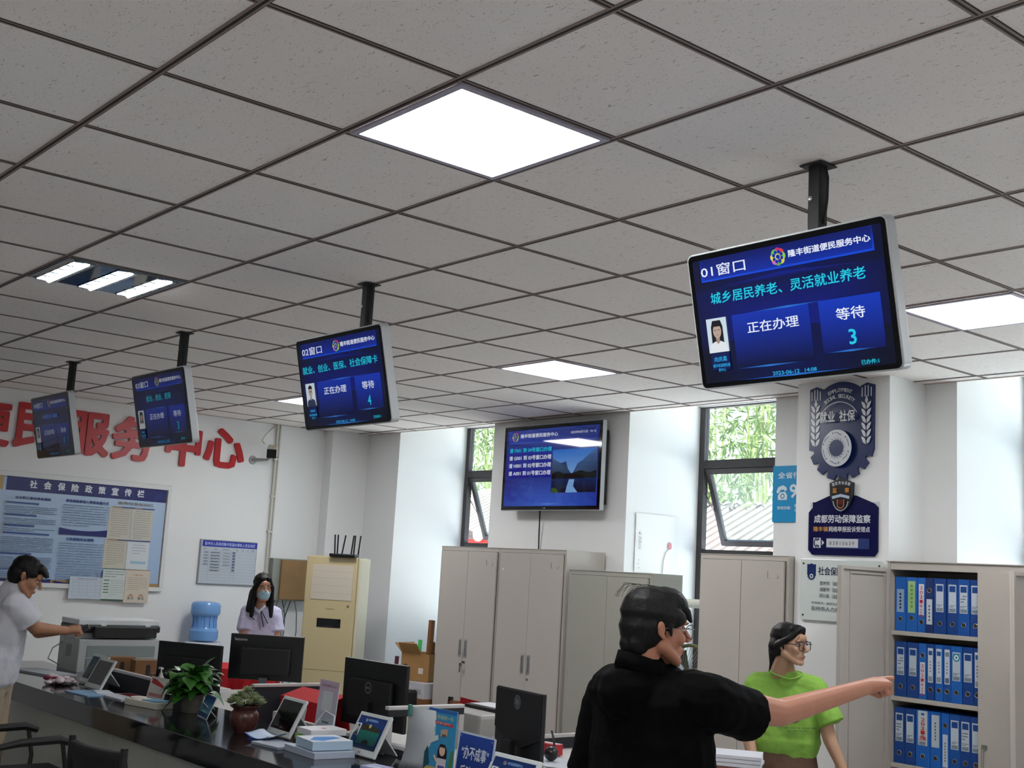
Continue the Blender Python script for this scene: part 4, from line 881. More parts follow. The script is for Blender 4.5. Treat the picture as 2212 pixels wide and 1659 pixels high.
# ------------------------------------------------------------------ people
def hull_piece(bm, pts):
    vs = [bm.verts.new(p) for p in pts]
    r = bmesh.ops.convex_hull(bm, input=vs)
    bad = [e for e in r['geom_interior'] if isinstance(e, bmesh.types.BMVert)]
    if bad: bmesh.ops.delete(bm, geom=bad, context='VERTS')
_US = []
for i in range(7):
    t_ = math.pi*i/6
    for k in range(1 if i in (0, 6) else 12): _US.append(Vector((math.sin(t_)*math.cos(k*math.pi/6), math.sin(t_)*math.sin(k*math.pi/6), math.cos(t_))))
def blob(name, prims, m, parent, vox=.005, smooth=6, wrinkle=0.0, wsize=.12, fac=.5):
    bm = bmesh.new()
    for p in prims:
        k = p[0]
        if k == 'c':          # tapered capsule
            hull_piece(bm, [Vector(p[1])+u*p[3] for u in _US]+[Vector(p[2])+u*p[4] for u in _US])
        elif k == 'e':        # ellipsoid, optional matrix
            mt = p[3] if len(p) > 3 else Matrix.Identity(3); hull_piece(bm, [Vector(p[1])+mt @ Vector((u.x*p[2][0], u.y*p[2][1], u.z*p[2][2])) for u in _US])
        elif k == 'f':        # sphere at one end, flat cut at the other
            a, b = Vector(p[1]), Vector(p[2]); z = (b-a).normalized(); x = z.orthogonal().normalized(); y = z.cross(x)
            hull_piece(bm, [a+u*p[3] for u in _US]+[b+(x*math.cos(q)+y*math.sin(q))*p[4] for q in [i*math.pi/8 for i in range(16)]])
        elif k == 'h':        # hull of several spheres
            hull_piece(bm, [Vector(c)+u*r for c, r in p[1] for u in _US])
    me = bpy.data.meshes.new(name); bm.to_mesh(me); bm.free()
    o = bpy.data.objects.new(name, me); COL.objects.link(o)
    r = o.modifiers.new('r', 'REMESH'); r.mode = 'VOXEL'; r.voxel_size = vox; r.adaptivity = 0
    s = o.modifiers.new('s', 'SMOOTH'); s.factor = fac; s.iterations = smooth
    if wrinkle:
        tx = bpy.data.textures.new(name, 'CLOUDS'); tx.noise_scale = wsize; tx.noise_depth = 1
        d = o.modifiers.new('d', 'DISPLACE'); d.texture = tx; d.strength = wrinkle; d.mid_level = .5; d.texture_coords = 'LOCAL'
    dg = bpy.context.evaluated_depsgraph_get(); me2 = bpy.data.meshes.new_from_object(o.evaluated_get(dg))
    bpy.data.objects.remove(o); bpy.data.meshes.remove(me)
    me2.name = name; me2.materials.clear(); return link(name, me2, m, parent, smooth='all')
def mat_skin(name, c):
    m = mat(name, c, .5, spec=.35, noise=.06, nscale=30); return m
def basis(fwd, up=(0, 0, 1)):
    f = Vector(fwd).normalized(); u = Vector(up); x = f.cross(u).normalized(); u = x.cross(f); return Matrix((x, f, u)).transposed()
class Head:
    """x right, y forward, z up; z 0 at the eyes"""
    def __init__(s, c, fwd, up=(0, 0, 1), k=1.0): s.c = Vector(c); s.m = basis(fwd, up); s.k = k
    def p(s, x, y, z): return s.c + s.m @ Vector((x, y, z))*s.k
    def e(s, x, y, z, a, b, c): return ('e', s.p(x, y, z), (a*s.k, b*s.k, c*s.k), s.m)
    def cap(s, a, b, r, q): return ('c', s.p(*a), s.p(*b), r*s.k, q*s.k)
    def prims(s):
        L = [s.e(0, -.012, .032, .074, .094, .086), s.e(0, .028, -.015, .064, .06, .075), s.e(0, .05, -.066, .041, .042, .04), s.e(0, .076, -.098, .021, .018, .017)]
        for q in (-1, 1):
            L += [s.cap((q*.055, .0, -.05), (q*.024, .066, -.096), .021, .016), s.e(q*.037, .064, -.028, .023, .021, .022), s.e(q*.010, .105, -.033, .0085, .009, .007), s.e(q*.032, .078, .021, .024, .012, .007),
                  s.e(q*.0745, -.016, -.002, .007, .014, .024), s.e(q*.080, -.022, .008, .005, .011, .016), s.e(q*.074, -.008, -.024, .006, .008, .009)]
        L += [s.cap((0, .084, .016), (0, .113, -.027), .0085, .0115), s.e(0, .090, -.061, .021, .009, .0055), s.e(0, .088, -.071, .017, .009, .006), s.e(0, .083, .04, .045, .012, .02)]
        return L
    def face(s, t, lip='#9c5a50', brow='#17120f', lids=True):
        for q in (-1, 1):
            e = MB(); e.ell((0, 0, 0), (.0125*s.k, .009*s.k, .005*s.k), frame(*s.m.transposed(), s.p(q*.031, .0775, .0)), 14, 8); o = e.build('eye', mat('eye_white', '#cfc6c0', .2), t, smooth='all')
            MB().ell((0, 0, 0), (.0052*s.k, .003*s.k, .0046*s.k), frame(*s.m.transposed(), s.p(q*.031, .0852, .0)), 12, 8).build('iris', mat('dark_iris', '#1a110d', .1), o, smooth='all')
            b = MB(); b.tube([s.p(q*.014, .096, .0165), s.p(q*.032, .0935, .022), s.p(q*.05, .080, .0175)], [.0022*s.k, .003*s.k, .0015*s.k], 6); b.build('eyebrow', mat('brow_'+brow, brow, .8), t, smooth='all')
        l = MB(); l.tube([s.p(-.022, .088, -.066), s.p(-.008, .0955, -.0622), s.p(0, .0962, -.0632), s.p(.008, .0955, -.0622), s.p(.022, .088, -.066)], [.001*s.k, .0036*s.k, .0032*s.k, .0036*s.k, .001*s.k], 8)
        l.tube([s.p(-.020, .088, -.0675), s.p(0, .0945, -.071), s.p(.020, .088, -.0675)], [.001*s.k, .0042*s.k, .001*s.k], 8); l.build('lips', mat('lips_'+lip, lip, .45), t, smooth='all')
    def glasses(s, t, m, w, shape, temple_r=.0015, rim=.0016, lens=(1, 1, 1)):
        g = MB(); L = MB()
        for q in (-1, 1):
            pts = []
            for a in range(0, 360, 20):
                ca, sa = math.cos(R(a)), math.sin(R(a))
                if shape == 'square': ca, sa = [math.copysign(abs(v)**.45, v) for v in (ca, sa)]
                pts.append(s.p(q*.034+w*ca, .108-.012*abs(w*ca+.034*0)/.03, -.004+w*.88*sa))
            g.tube(pts, rim*s.k, 6, closed=True); L._add(pts, [tuple(range(len(pts)))])
            g.tube([s.p(q*(.034+w), .104, .006), s.p(q*.077, .09, .006), s.p(q*.079, .0, .004), s.p(q*.078, -.02, -.006)], temple_r*s.k, 6)
        g.tube([s.p(-.034+w, .109, .004), s.p(0, .114, .006), s.p(.034-w, .109, .004)], rim*s.k, 6)
        o = g.build('glasses', m, t, smooth='all'); L.build('lens', mat_glass('lens', (.93, .94, .96)), o)
def fingers(hand, fwd, palm_n, side, curls, k=1.0, thumb=None):
    """capsule chains for a hand: wrist point, direction to the knuckles, normal out of the palm, thumb side; curls per finger 0..1"""
    h = Vector(hand); f = Vector(fwd).normalized(); n = Vector(palm_n); n = (n-f*n.dot(f)).normalized(); s = Vector(side); s = (s-f*s.dot(f)-n*s.dot(n)).normalized()
    L = [('h', [(h, .024*k), (h+f*.075*k+s*.028*k, .0125*k), (h+f*.08*k, .0135*k), (h+f*.068*k-s*.03*k, .0115*k), (h+f*.03*k+s*.026*k, .015*k)])]
    for i, (off, ln, cv) in enumerate(zip((.029, .0095, -.0105, -.029), (.078, .082, .074, .058), curls)):
        p = h+f*(.082-.006*abs(i-1))*k+s*off*k; d = f.copy(); r = .0098-.0006*i
        for j, q in enumerate((.46, .31, .25)):
            a = cv*(1.25, 1.6, 1.15)[j]; d = (d*math.cos(a)+(n if d.dot(f) > -.2 or True else n)*math.sin(a)).normalized() if j == 0 else (d*math.cos(a)+n_rot*math.sin(a)).normalized()
            n_rot = (n*d.dot(f) - f*d.dot(n)).normalized()
            e = p+d*ln*q*k; L.append(('c', p, e, r*k, (r-.0007)*k)); p = e; r -= .0007
    tb = h+f*.022*k+s*.026*k; 
    t1, t2, t3 = thumb if thumb else ((.024, .03, .012), (.054, .036, .02), (.078, .03, .024))
    P = [tb]+[h+f*q[0]*k+s*q[1]*k+n*q[2]*k for q in (t1, t2, t3)]
    for a, b, r in zip(P, P[1:], (.0135, .011, .0092)): L.append(('c', a, b, r*k, (r-.0012)*k))
    return L
M_hair = mat('black_hair', '#070607', .55, spec=.3, noise=.3, nscale=90, bump=.2)
def strands(t, name, paths, r, m=None):
    b = MB()
    for p in paths: b.tube(p, r if not isinstance(r, list) else r, 5)
    return b.build(name, m or M_hair, t, smooth='all')

# ---- man in black, pointing (seen from behind and the side)
IMG = R(50.4241)                       # local x runs along the picture's horizontal, local y away from the viewer
t = thing('person', 'man in a black shirt and thin round glasses pointing towards the open binder cabinet', 'person', (-2.637, 2.804, 0), IMG)
SK = mat_skin('warm_skin', '#b97f66')
f_h = Vector((.94, .30, -.03)); H = Head((.001, -.062, 1.500), f_h, (.02, 0, 1), .98)
shR, elR, wrR, tipR = (.160, -.135, 1.300), (.405, .035, 1.258), (.745, .268, 1.334), (.880, .352, 1.371)
shL, elL, wrL = (-.115, .165, 1.275), (-.15, .25, 1.00), (-.02, .33, .80)
fw = Vector(tipR)-Vector(wrR)
P = H.prims()+[H.cap((0, -.028, -.05), (0, -.052, -.15), .053, .058), ('h', [((.03, -.01, 1.28), .085), ((-.01, .02, 1.28), .085), ((.015, .01, 1.05), .09), ((.012, .01, .92), .10)]), ('c', (-.02, -.035, 1.40), (0, 0, 1.30), .058, .09),
     ('c', shR, elR, .056, .043), ('c', elR, wrR, .043, .0265), ('c', (.42, .045, 1.262), (.50, .10, 1.278), .041, .039), ('c', shL, elL, .056, .042), ('c', elL, wrL, .042, .027),
     ('c', (.07, -.06, .92), (.09, -.05, .48), .085, .055), ('c', (.09, -.05, .48), (.07, -.06, .09), .055, .038), ('c', (-.06, .09, .92), (-.06, .10, .48), .085, .055), ('c', (-.06, .10, .48), (-.08, .09, .09), .055, .038),
     ('c', (.07, -.06, .05), (.19, .01, .03), .04, .03), ('c', (-.08, .09, .05), (.05, .16, .03), .04, .03)]
P += fingers(wrR, Vector((.116, .072, .026)), (.02, .1, -1), (-.55, .8, .25), (.04, 1.0, 1.08, 1.12), 1.1, thumb=((.03, .030, .014), (.058, .030, .034), (.07, .012, .044)))
P += fingers(wrL, (.5, .4, -.6), (.6, -.4, .2), (.3, .6, .3), (.3, .35, .4, .45))
body = blob('body', P, SK, t, .004, 3)
H.face(t, '#94584e'); H.glasses(t, mat('gold_wire', '#8d7f78', .25, metal=.9), .0255, 'round', .0011, .0013)
# hair: cap swept forward over the brow, shaped nape
hp = [H.e(0, -.022, .047, .083, .102, .084), H.e(0, -.04, .0, .08, .082, .085), H.e(0, -.058, -.045, .062, .05, .06), H.e(0, .045, .078, .062, .055, .04), H.e(0, .02, .095, .06, .07, .035)]
for q in (-1, 1): hp += [H.e(q*.062, .02, .035, .020, .055, .034), H.cap((q*.074, .012, .01), (q*.075, .018, -.018), .010, .006), H.cap((q*.035, .085, .055), (q*.042, .098, .028), .016, .007)]
hp += [H.cap((-.01, .088, .06), (-.012, .104, .028), .017, .008), H.cap((.012, .09, .06), (.016, .103, .034), .017, .008), H.cap((0, -.09, -.055), (0, -.072, -.1), .03, .012), H.cap((.03, -.075, -.05), (.025, -.06, -.095), .03, .012), H.cap((-.03, -.075, -.05), (-.025, -.06, -.095), .03, .012)]
blob('hair', hp, M_hair, t, .004, 14, wrinkle=.002, wsize=.02)
rs = random.Random(4); st = []
for k in range(12):
    x = rs.uniform(-.05, .05); a = rs.uniform(-.02, .02); st.append([H.p(x, -.05+a, .126), H.p(x*1.05, -.068+a, .13), H.p(x*1.1, -.088+a, .132-rs.random()*.008), H.p(x*1.15, -.106, .122-rs.random()*.01), H.p(x*1.2, -.119, .10), H.p(x*1.2, -.124, .085)])
strands(t, 'loose_hair', st, .0005)
M_shirt = mat('black_cotton', '#050506', .9, spec=.1, noise=.25, nscale=120, bump=.2)
SP = [('h', [((.06, -.085, 1.275), .105), ((-.05, .09, 1.265), .105), ((.0, .0, 1.30), .11)]), ('h', [((.065, -.07, 1.25), .115), ((-.06, .085, 1.25), .108), ((.092, -.05, .98), .125), ((-.06, .075, .98), .122)]), ('h', [((.092, -.05, .98), .125), ((-.06, .075, .98), .122), ((.092, -.045, .82), .13), ((-.065, .075, .82), .126)]),
      ('c', (.11, -.115, 1.305), (.155, -.137, 1.302), .085, .078), ('f', (.15, -.135, 1.295), (.308, -.03, 1.252), .084, .079), ('c', (-.09, .135, 1.29), (-.115, .165, 1.27), .08, .075), ('f', (-.115, .165, 1.26), (-.155, .24, 1.02), .078, .078),
      ('c', (-.03, -.045, 1.335), (-.040, -.066, 1.372), .092, .074), ('c', (-.045, -.07, 1.33), (-.08, -.03, 1.30), .088, .09), ('c', (-.06, -.06, 1.32), (-.10, .1, 1.29), .085, .085)]
blob('shirt', SP, M_shirt, t, .006, 3, wrinkle=.012, wsize=.07)
cl = MB(); ring = []; cc = Vector((-.040, -.066, 1.400)); ax = [Vector((.94, .30, 0)), Vector((-.30, .94, 0))]
rows_ = []
for z, ra, rb_, lift in ((-.055, .080, .076, .006), (-.02, .072, .068, .010), (.010, .069, .064, .012), (.009, .073, .068, .012), (-.03, .083, .079, .008)):
    rows_.append([cc+ax[0]*(ra*math.cos(a))+ax[1]*(rb_*math.sin(a))+Vector((0, 0, z-lift*math.cos(a)*1.6)) for a in [R(40+280*k/30) for k in range(31)]])
cl.sheet(rows_).build('collar', M_shirt, t, smooth='all', solid=.004)
TR = [('h', [((.055, -.04, .88), .098), ((-.03, .05, .88), .10)]), ('f', (.075, -.055, .86), (.075, -.055, .10), .10, .075), ('f', (-.062, .095, .86), (-.075, .095, .10), .10, .075)]
blob('trousers', TR, mat('dark_trousers', '#1b1c22', .8), t, .01, 5)
for x, y, z in ((.07, -.06, .04), (-.08, .09, .04)):
    blob('shoe', [('h', [((x-.02, y-.02, z), .042), ((x+.13, y+.08, z-.008), .032), ((x-.01, y-.01, z+.03), .045)])], mat('dark_shoe', '#15151a', .5), t, .007, 4)

# ---- woman in green
t = thing('person', 'woman in a lime green T-shirt and big dark-rimmed glasses beside the binder cabinet', 'person', (-4.042, 5.362, 0), IMG)
SK2 = mat_skin('light_brown_skin', '#b08a70')
H = Head((-.030, -.098, 1.357), Vector((.72, -.70, -.02)), (0, 0, 1), .93)
shR, shL = (-.185, -.005, 1.135), (.125, -.07, 1.145)
P = H.prims()+[H.cap((0, -.02, -.05), (0, -.06, -.16), .046, .05), ('c', (-.036, -.035, 1.235), (-.035, -.01, 1.16), .05, .07), ('h', [((-.11, .0, 1.10), .075), ((.06, -.045, 1.11), .075), ((-.07, .0, .92), .09), ((.03, -.02, .92), .09)]), ('h', [((-.08, .02, .80), .10), ((.04, .0, .80), .10), ((-.07, .01, .95), .085), ((.03, -.02, .95), .085)]),
     ('c', shL, (.178, -.13, .89), .048, .036), ('c', (.178, -.13, .89), (.255, -.20, .70), .036, .022), ('c', shR, (-.225, -.03, .88), .048, .036), ('c', (-.225, -.03, .88), (-.20, -.17, .70), .036, .022),
     ('c', (-.08, .02, .78), (-.08, .02, .42), .085, .05), ('c', (-.08, .02, .42), (-.08, .03, .08), .05, .032), ('c', (.05, .0, .78), (.05, .0, .42), .085, .05), ('c', (.05, .0, .42), (.05, .01, .08), .05, .032), ('c', (-.08, .02, .05), (-.06, -.12, .025), .035, .025), ('c', (.05, 0, .05), (.08, -.14, .025), .035, .025)]
P += fingers((.255, -.20, .70), (.05, -.04, -.1), (-.8, .3, -.2), (.3, -.9, 0), (.2, .25, .3, .35), .9)
P += fingers((-.20, -.17, .70), (.02, -.06, -.1), (.8, .3, -.2), (.3, -.9, 0), (.2, .25, .3, .35), .9)
blob('body', P, SK2, t, .0048, 4)
H.face(t, '#a0605a'); H.glasses(t, mat('dark_rim', '#1c1214', .3), .027, 'square', .0024, .0024)
hp = [H.e(0, -.022, .04, .080, .098, .082), H.e(0, -.045, -.005, .078, .075, .082), H.cap((0, -.085, -.04), (0, -.10, -.12), .045, .022), H.cap((0, -.10, -.12), (-.015, -.118, -.17), .022, .018), H.e(0, .04, .082, .055, .045, .03)]
for q in (-1, 1): hp += [H.cap((q*.02, .07, .085), (q*.07, .035, .03), .018, .016), H.cap((q*.07, .03, .03), (q*.08, -.03, -.01), .016, .02), H.e(q*.06, -.05, -.02, .03, .05, .05)]
blob('hair', hp, mat('sleek_black_hair', '#070608', .5, spec=.3, noise=.3, nscale=60, bump=.12), t, .004, 14)
M_green = mat('lime_cotton', '#84b04c', .85, spec=.2, noise=.08, nscale=50, bump=.15)
SP = [('h', [((-.125, .0, 1.095), .085), ((.075, -.045, 1.105), .085), ((-.10, .01, 1.00), .10), ((.055, -.03, 1.0), .10)]), ('h', [((-.105, .01, 1.0), .105), ((.06, -.03, 1.0), .105), ((-.10, .02, .85), .105), ((.055, -.01, .85), .105)]), ('h', [((-.10, .02, .86), .112), ((.055, -.01, .86), .112), ((-.085, .02, .80), .10), ((.04, .0, .80), .10)]),
      ('c', (-.08, -.02, 1.155), (-.172, -.003, 1.13), .058, .066), ('c', (.01, -.05, 1.16), (.112, -.068, 1.135), .058, .064), ('c', (-.035, -.03, 1.15), (-.035, -.035, 1.165), .075, .07), ('f', (.12, -.07, 1.125), (.188, -.13, .965), .066, .072), ('f', (-.18, -.004, 1.12), (-.235, -.02, .955), .066, .072)]
blob('tshirt', SP, M_green, t, .006, 5, wrinkle=.014, wsize=.06)
bm_ = MB(); nc = Vector((-.034, -.062, 1.192)); rr_ = []
for q in range(29):
    a = 2*math.pi*q/28; rr_.append(nc+Vector((.083*math.cos(a), .066*math.sin(a), .014*math.sin(a)+.016*abs(math.cos(a)))))
bm_.tube(rr_, .0045, 8, closed=True); bm_.build('neckline', M_green, t, smooth='all')
# print on the chest: small lines and the lower rim of a cartoonless dark curve
g = Print(.0003); g.text('- - --- ---- -- ------ ---', -.11, .0, .11, .006, '#4c6a34', .0); g.text('-- ----- --- ---', -.06, -.014, .06, -.009, '#4c6a34', 0)
g.line([(-.03+.055*math.cos(R(a)), .07+.04*math.sin(R(a))) for a in range(180, 361, 20)], .008, '#14180f'); g.poly([(-.06, .068), (.0, .068), (-.01, .045), (-.05, .045)], '#b8a888')
nrm = Vector((.30, -.95, .05)).normalized(); xx = Vector((.95, .30, 0)).normalized()
g.build('chest_print', M_paper, t, mtx=frame(xx, nrm.cross(xx), nrm, (.006, -.155, .935)))
SKp = [('h', [((-.09, .02, .80), .098), ((.045, .0, .80), .098), ((-.10, .03, .62), .12), ((.055, .0, .62), .12)]), ('h', [((-.10, .03, .62), .12), ((.055, .0, .62), .12), ((-.11, .03, .40), .125), ((.065, .0, .40), .125)])]
blob('skirt', SKp, mat('brown_skirt', '#5d4636', .9, noise=.15, nscale=60), t, .008, 5, wrinkle=.01, wsize=.05)
for x, y in ((-.08, .02), (.05, 0)): blob('shoe', [('h', [((x, y+.01, .035), .038), ((x+.03, y-.14, .027), .028)])], mat('dark_shoe', '#15151a', .5), t, .007, 4)

# ---- man in white, leaning over the counter at the left
t = thing('person', 'man in a white T-shirt and khaki trousers leaning over the counter at the left edge', 'person', (-7.405, 2.415, 0), IMG)
SK3 = mat_skin('tan_skin', '#a8785c')
H = Head((.082, -.072, 1.462), Vector((.86, .28, -.42)), (.42, .1, 1), .93)
shR, shL = (.055, -.12, 1.295), (-.035, .13, 1.30)
P = H.prims()+[('c', (.085, -.075, 1.43), (.04, -.055, 1.36), .046, .05), ('c', (.04, -.055, 1.36), (.0, .0, 1.27), .05, .07), ('h', [((.03, -.06, 1.25), .085), ((-.03, .07, 1.25), .085), ((-.06, .0, .95), .11)]), ('h', [((-.08, -.04, .92), .10), ((-.08, .06, .92), .10), ((-.07, 0, 1.0), .11)]),
     ('c', shR, (.155, -.03, 1.165), .048, .04), ('c', (.155, -.03, 1.165), (.285, .125, 1.15), .04, .025), ('c', shL, (.09, .20, 1.13), .048, .04), ('c', (.09, .20, 1.13), (.26, .215, 1.15), .04, .025),
     ('c', (-.08, -.06, .90), (-.06, -.05, .48), .088, .055), ('c', (-.06, -.05, .48), (-.09, -.06, .08), .055, .036), ('c', (-.09, .07, .90), (-.06, .08, .48), .088, .055), ('c', (-.06, .08, .48), (-.09, .08, .08), .055, .036), ('c', (-.09, -.06, .05), (.07, .0, .028), .038, .028), ('c', (-.09, .08, .05), (.07, .12, .028), .038, .028)]
P += fingers((.285, .125, 1.15), (.07, .05, .012), (-.1, .3, -1), (-.4, .6, .3), (.75, .85, .9, .95), .95); P += fingers((.26, .215, 1.15), (.08, -.005, .012), (0, -.6, -.8), (-.1, -.4, .9), (.75, .85, .9, .95), .95)
blob('body', P, SK3, t, .0055, 4); H.face(t, '#8f5a4c')
hp = [H.e(0, -.022, .046, .080, .099, .082), H.e(0, -.05, .0, .076, .07, .08), H.e(0, -.06, -.035, .06, .045, .045), H.e(0, .05, .075, .058, .05, .034), H.cap((-.03, .09, .065), (-.03, .108, .05), .018, .01), H.cap((.0, .092, .07), (.0, .114, .055), .018, .01), H.cap((.03, .09, .065), (.03, .108, .05), .018, .01)]
for q in (-1, 1): hp += [H.e(q*.062, .015, .035, .018, .05, .03), H.cap((q*.074, .01, .012), (q*.075, .015, -.01), .008, .006)]
blob('hair', hp, M_hair, t, .0045, 10, wrinkle=.002, wsize=.02)
M_ws = mat('white_cotton', '#cdcdd4', .85, spec=.2, noise=.04, nscale=30, bump=.1)
SP = [('h', [((.035, -.085, 1.265), .095), ((-.02, .09, 1.27), .095), ((.03, -.01, 1.30), .09)]), ('h', [((.02, -.075, 1.24), .10), ((-.04, .09, 1.24), .10), ((-.05, -.06, 1.0), .12), ((-.06, .06, 1.0), .12)]), ('h', [((-.05, -.06, 1.0), .12), ((-.06, .06, 1.0), .12), ((-.055, -.055, .90), .118), ((-.065, .055, .90), .118)]),
      ('f', shR, (.125, -.06, 1.19), .078, .083), ('f', shL, (.05, .18, 1.18), .078, .083), ('c', (.0, -.015, 1.33), (.018, -.055, 1.385), .098, .074), ('c', (-.01, .0, 1.28), (.02, -.03, 1.345), .115, .088)]
blob('tshirt', SP, M_ws, t, .007, 5, wrinkle=.022, wsize=.09)
g = Print(.0003); g.text('---', -.018, 0, .018, .012, '#8a8c98', .02); 
TR = [('h', [((-.075, -.04, .92), .108), ((-.08, .05, .92), .108), ((-.075, 0, .85), .12)]), ('f', (-.075, -.06, .86), (-.085, -.06, .09), .105, .075), ('f', (-.085, .07, .86), (-.085, .075, .09), .105, .075)]
blob('trousers', TR, mat('khaki_cotton', '#a2927c', .85, noise=.1, nscale=40), t, .009, 5, wrinkle=.015, wsize=.08)
for x, y in ((-.09, -.06), (-.09, .08)): blob('shoe', [('h', [((x, y, .038), .042), ((x+.16, y+.05, .03), .03)])], mat('dark_shoe', '#15151a', .5), t, .008, 4)
ph = MB().cb((0, 0, 0), (.03, .015, .06)); tag(ph.build('handset', mat('dark_grey_plastic', '#2c2c30', .4), loc=(-7.438+.0, 2.379+.0, 0)), 'small dark object held in the hands of the man in white', 'handset')
ph_o = bpy.data.objects['handset']; ph_o.matrix_world = Matrix.Translation((-7.405, 2.415, 0)) @ Matrix.Rotation(IMG, 4, 'Z') @ Matrix.Translation((.365, .19, 1.165)) @ Matrix.Rotation(R(60), 4, 'Y')

# ---- masked woman at the back
t = thing('person', 'long-haired woman in a blue face mask and pale lilac school-style shirt at the back', 'person', (-8.957, 4.864, 0), IMG)
SK4 = mat_skin('fair_skin', '#c09078')
H = Head((.036, -.075, 1.412), Vector((.42, -.9, -.04)), (0, 0, 1), .94)
P = H.prims()+[H.cap((0, -.02, -.05), (0, -.05, -.16), .046, .05), ('c', (.02, -.04, 1.29), (.015, .0, 1.2), .048, .065), ('h', [((-.05, -.02, 1.18), .07), ((.085, .01, 1.19), .07), ((.02, .02, .95), .09)]), ('h', [((-.03, .02, .85), .10), ((.06, .03, .85), .10), ((.015, .02, 1.0), .09)]),
     ('c', (-.085, -.04, 1.215), (-.075, -.1, 1.02), .044, .034), ('c', (-.075, -.1, 1.02), (.03, -.2, .93), .034, .022), ('c', (.135, .02, 1.215), (.17, -.02, 1.0), .044, .034), ('c', (.17, -.02, 1.0), (.15, -.15, .9), .034, .022),
     ('c', (-.03, .02, .82), (-.03, .02, .42), .08, .05), ('c', (-.03, .02, .42), (-.03, .03, .07), .05, .032), ('c', (.07, .03, .82), (.07, .03, .42), .08, .05), ('c', (.07, .03, .42), (.07, .04, .07), .05, .032), ('c', (-.03, .03, .04), (-.02, -.1, .025), .033, .024), ('c', (.07, .03, .04), (.1, -.1, .025), .033, .024)]
P += fingers((.03, -.2, .93), (.08, -.05, -.05), (0, -.2, -1), (.5, .8, 0), (.3, .3, .35, .4), .88); P += fingers((.15, -.15, .9), (.0, -.1, -.05), (-.2, -.2, -1), (-.8, 0, 0), (.3, .3, .35, .4), .88)
blob('body', P, SK4, t, .006, 4); H.face(t)
mk = [H.e(0, .06, -.058, .055, .052, .05), H.e(0, .088, -.04, .034, .034, .03), H.cap((-.045, .05, -.035), (.045, .05, -.035), .018, .018)]
ms = blob('face_mask', mk, mat('blue_mask', '#a4c8d6', .8, noise=.06, nscale=30), t, .004, 4)
hp = [H.e(0, -.022, .045, .084, .102, .084), H.e(0, -.045, -.02, .085, .07, .10)]
for q in (-1, 1): hp += [H.cap((q*.03, .07, .075), (q*.072, .03, .0), .022, .022), H.cap((q*.074, .03, .0), (q*.08, .01, -.12), .022, .026), H.cap((q*.08, .01, -.12), (q*.085, .035, -.24), .028, .018), H.cap((q*.06, -.04, -.05), (q*.09, -.03, -.2), .045, .035)]
hp += [H.cap((0, -.06, -.05), (0, -.065, -.22), .06, .05)]
blob('hair', hp, M_hair, t, .0055, 10, wrinkle=.004, wsize=.03)
M_ls = mat('lilac_shirt', '#c8c6e2', .85, spec=.2, noise=.05, nscale=30)
SP = [('h', [((-.055, -.025, 1.185), .085), ((.095, .01, 1.195), .085), ((-.04, .0, .95), .105), ((.075, .02, .95), .105)]), ('h', [((-.04, .0, .95), .105), ((.075, .02, .95), .105), ((-.04, .01, .80), .11), ((.075, .03, .80), .11)]), ('f', (-.08, -.035, 1.21), (-.078, -.095, 1.06), .058, .068), ('f', (.13, .02, 1.21), (.165, -.01, 1.06), .058, .068)]
blob('shirt', SP, M_ls, t, .007, 5, wrinkle=.014, wsize=.06)
nb = MB(); nb.tube([(-.02, -.10, 1.255), (.03, -.125, 1.215), (.07, -.10, 1.27)], .012, 8); nb.build('collar', mat('white_collar', '#d6d6ea', .8), t, smooth='all')
rb_ = MB(); rb_.bar((.045, -.118, 1.225), (.075, -.115, 1.10), .022, .006); rb_.bar((.05, -.116, 1.225), (.105, -.10, 1.13), .014, .006); rb_.tube([(-.03, -.113, 1.23), (-.035, -.123, 1.18), (.0, -.125, 1.155)], .004, 6); rb_.build('ribbon', mat('navy_ribbon', '#1b1d3a', .7), t)
blob('trousers', [('h', [((-.03, .02, .82), .11), ((.065, .03, .82), .11)]), ('f', (-.03, .02, .78), (-.03, .03, .09), .09, .06), ('f', (.07, .03, .78), (.07, .04, .09), .09, .06)], mat('dark_trousers', '#1b1c22', .8), t, .01, 4)
for x in (-.03, .07): blob('shoe', [('h', [((x, .03, .035), .036), ((x+.02, -.12, .026), .026)])], mat('dark_shoe', '#15151a', .5), t, .008, 4)
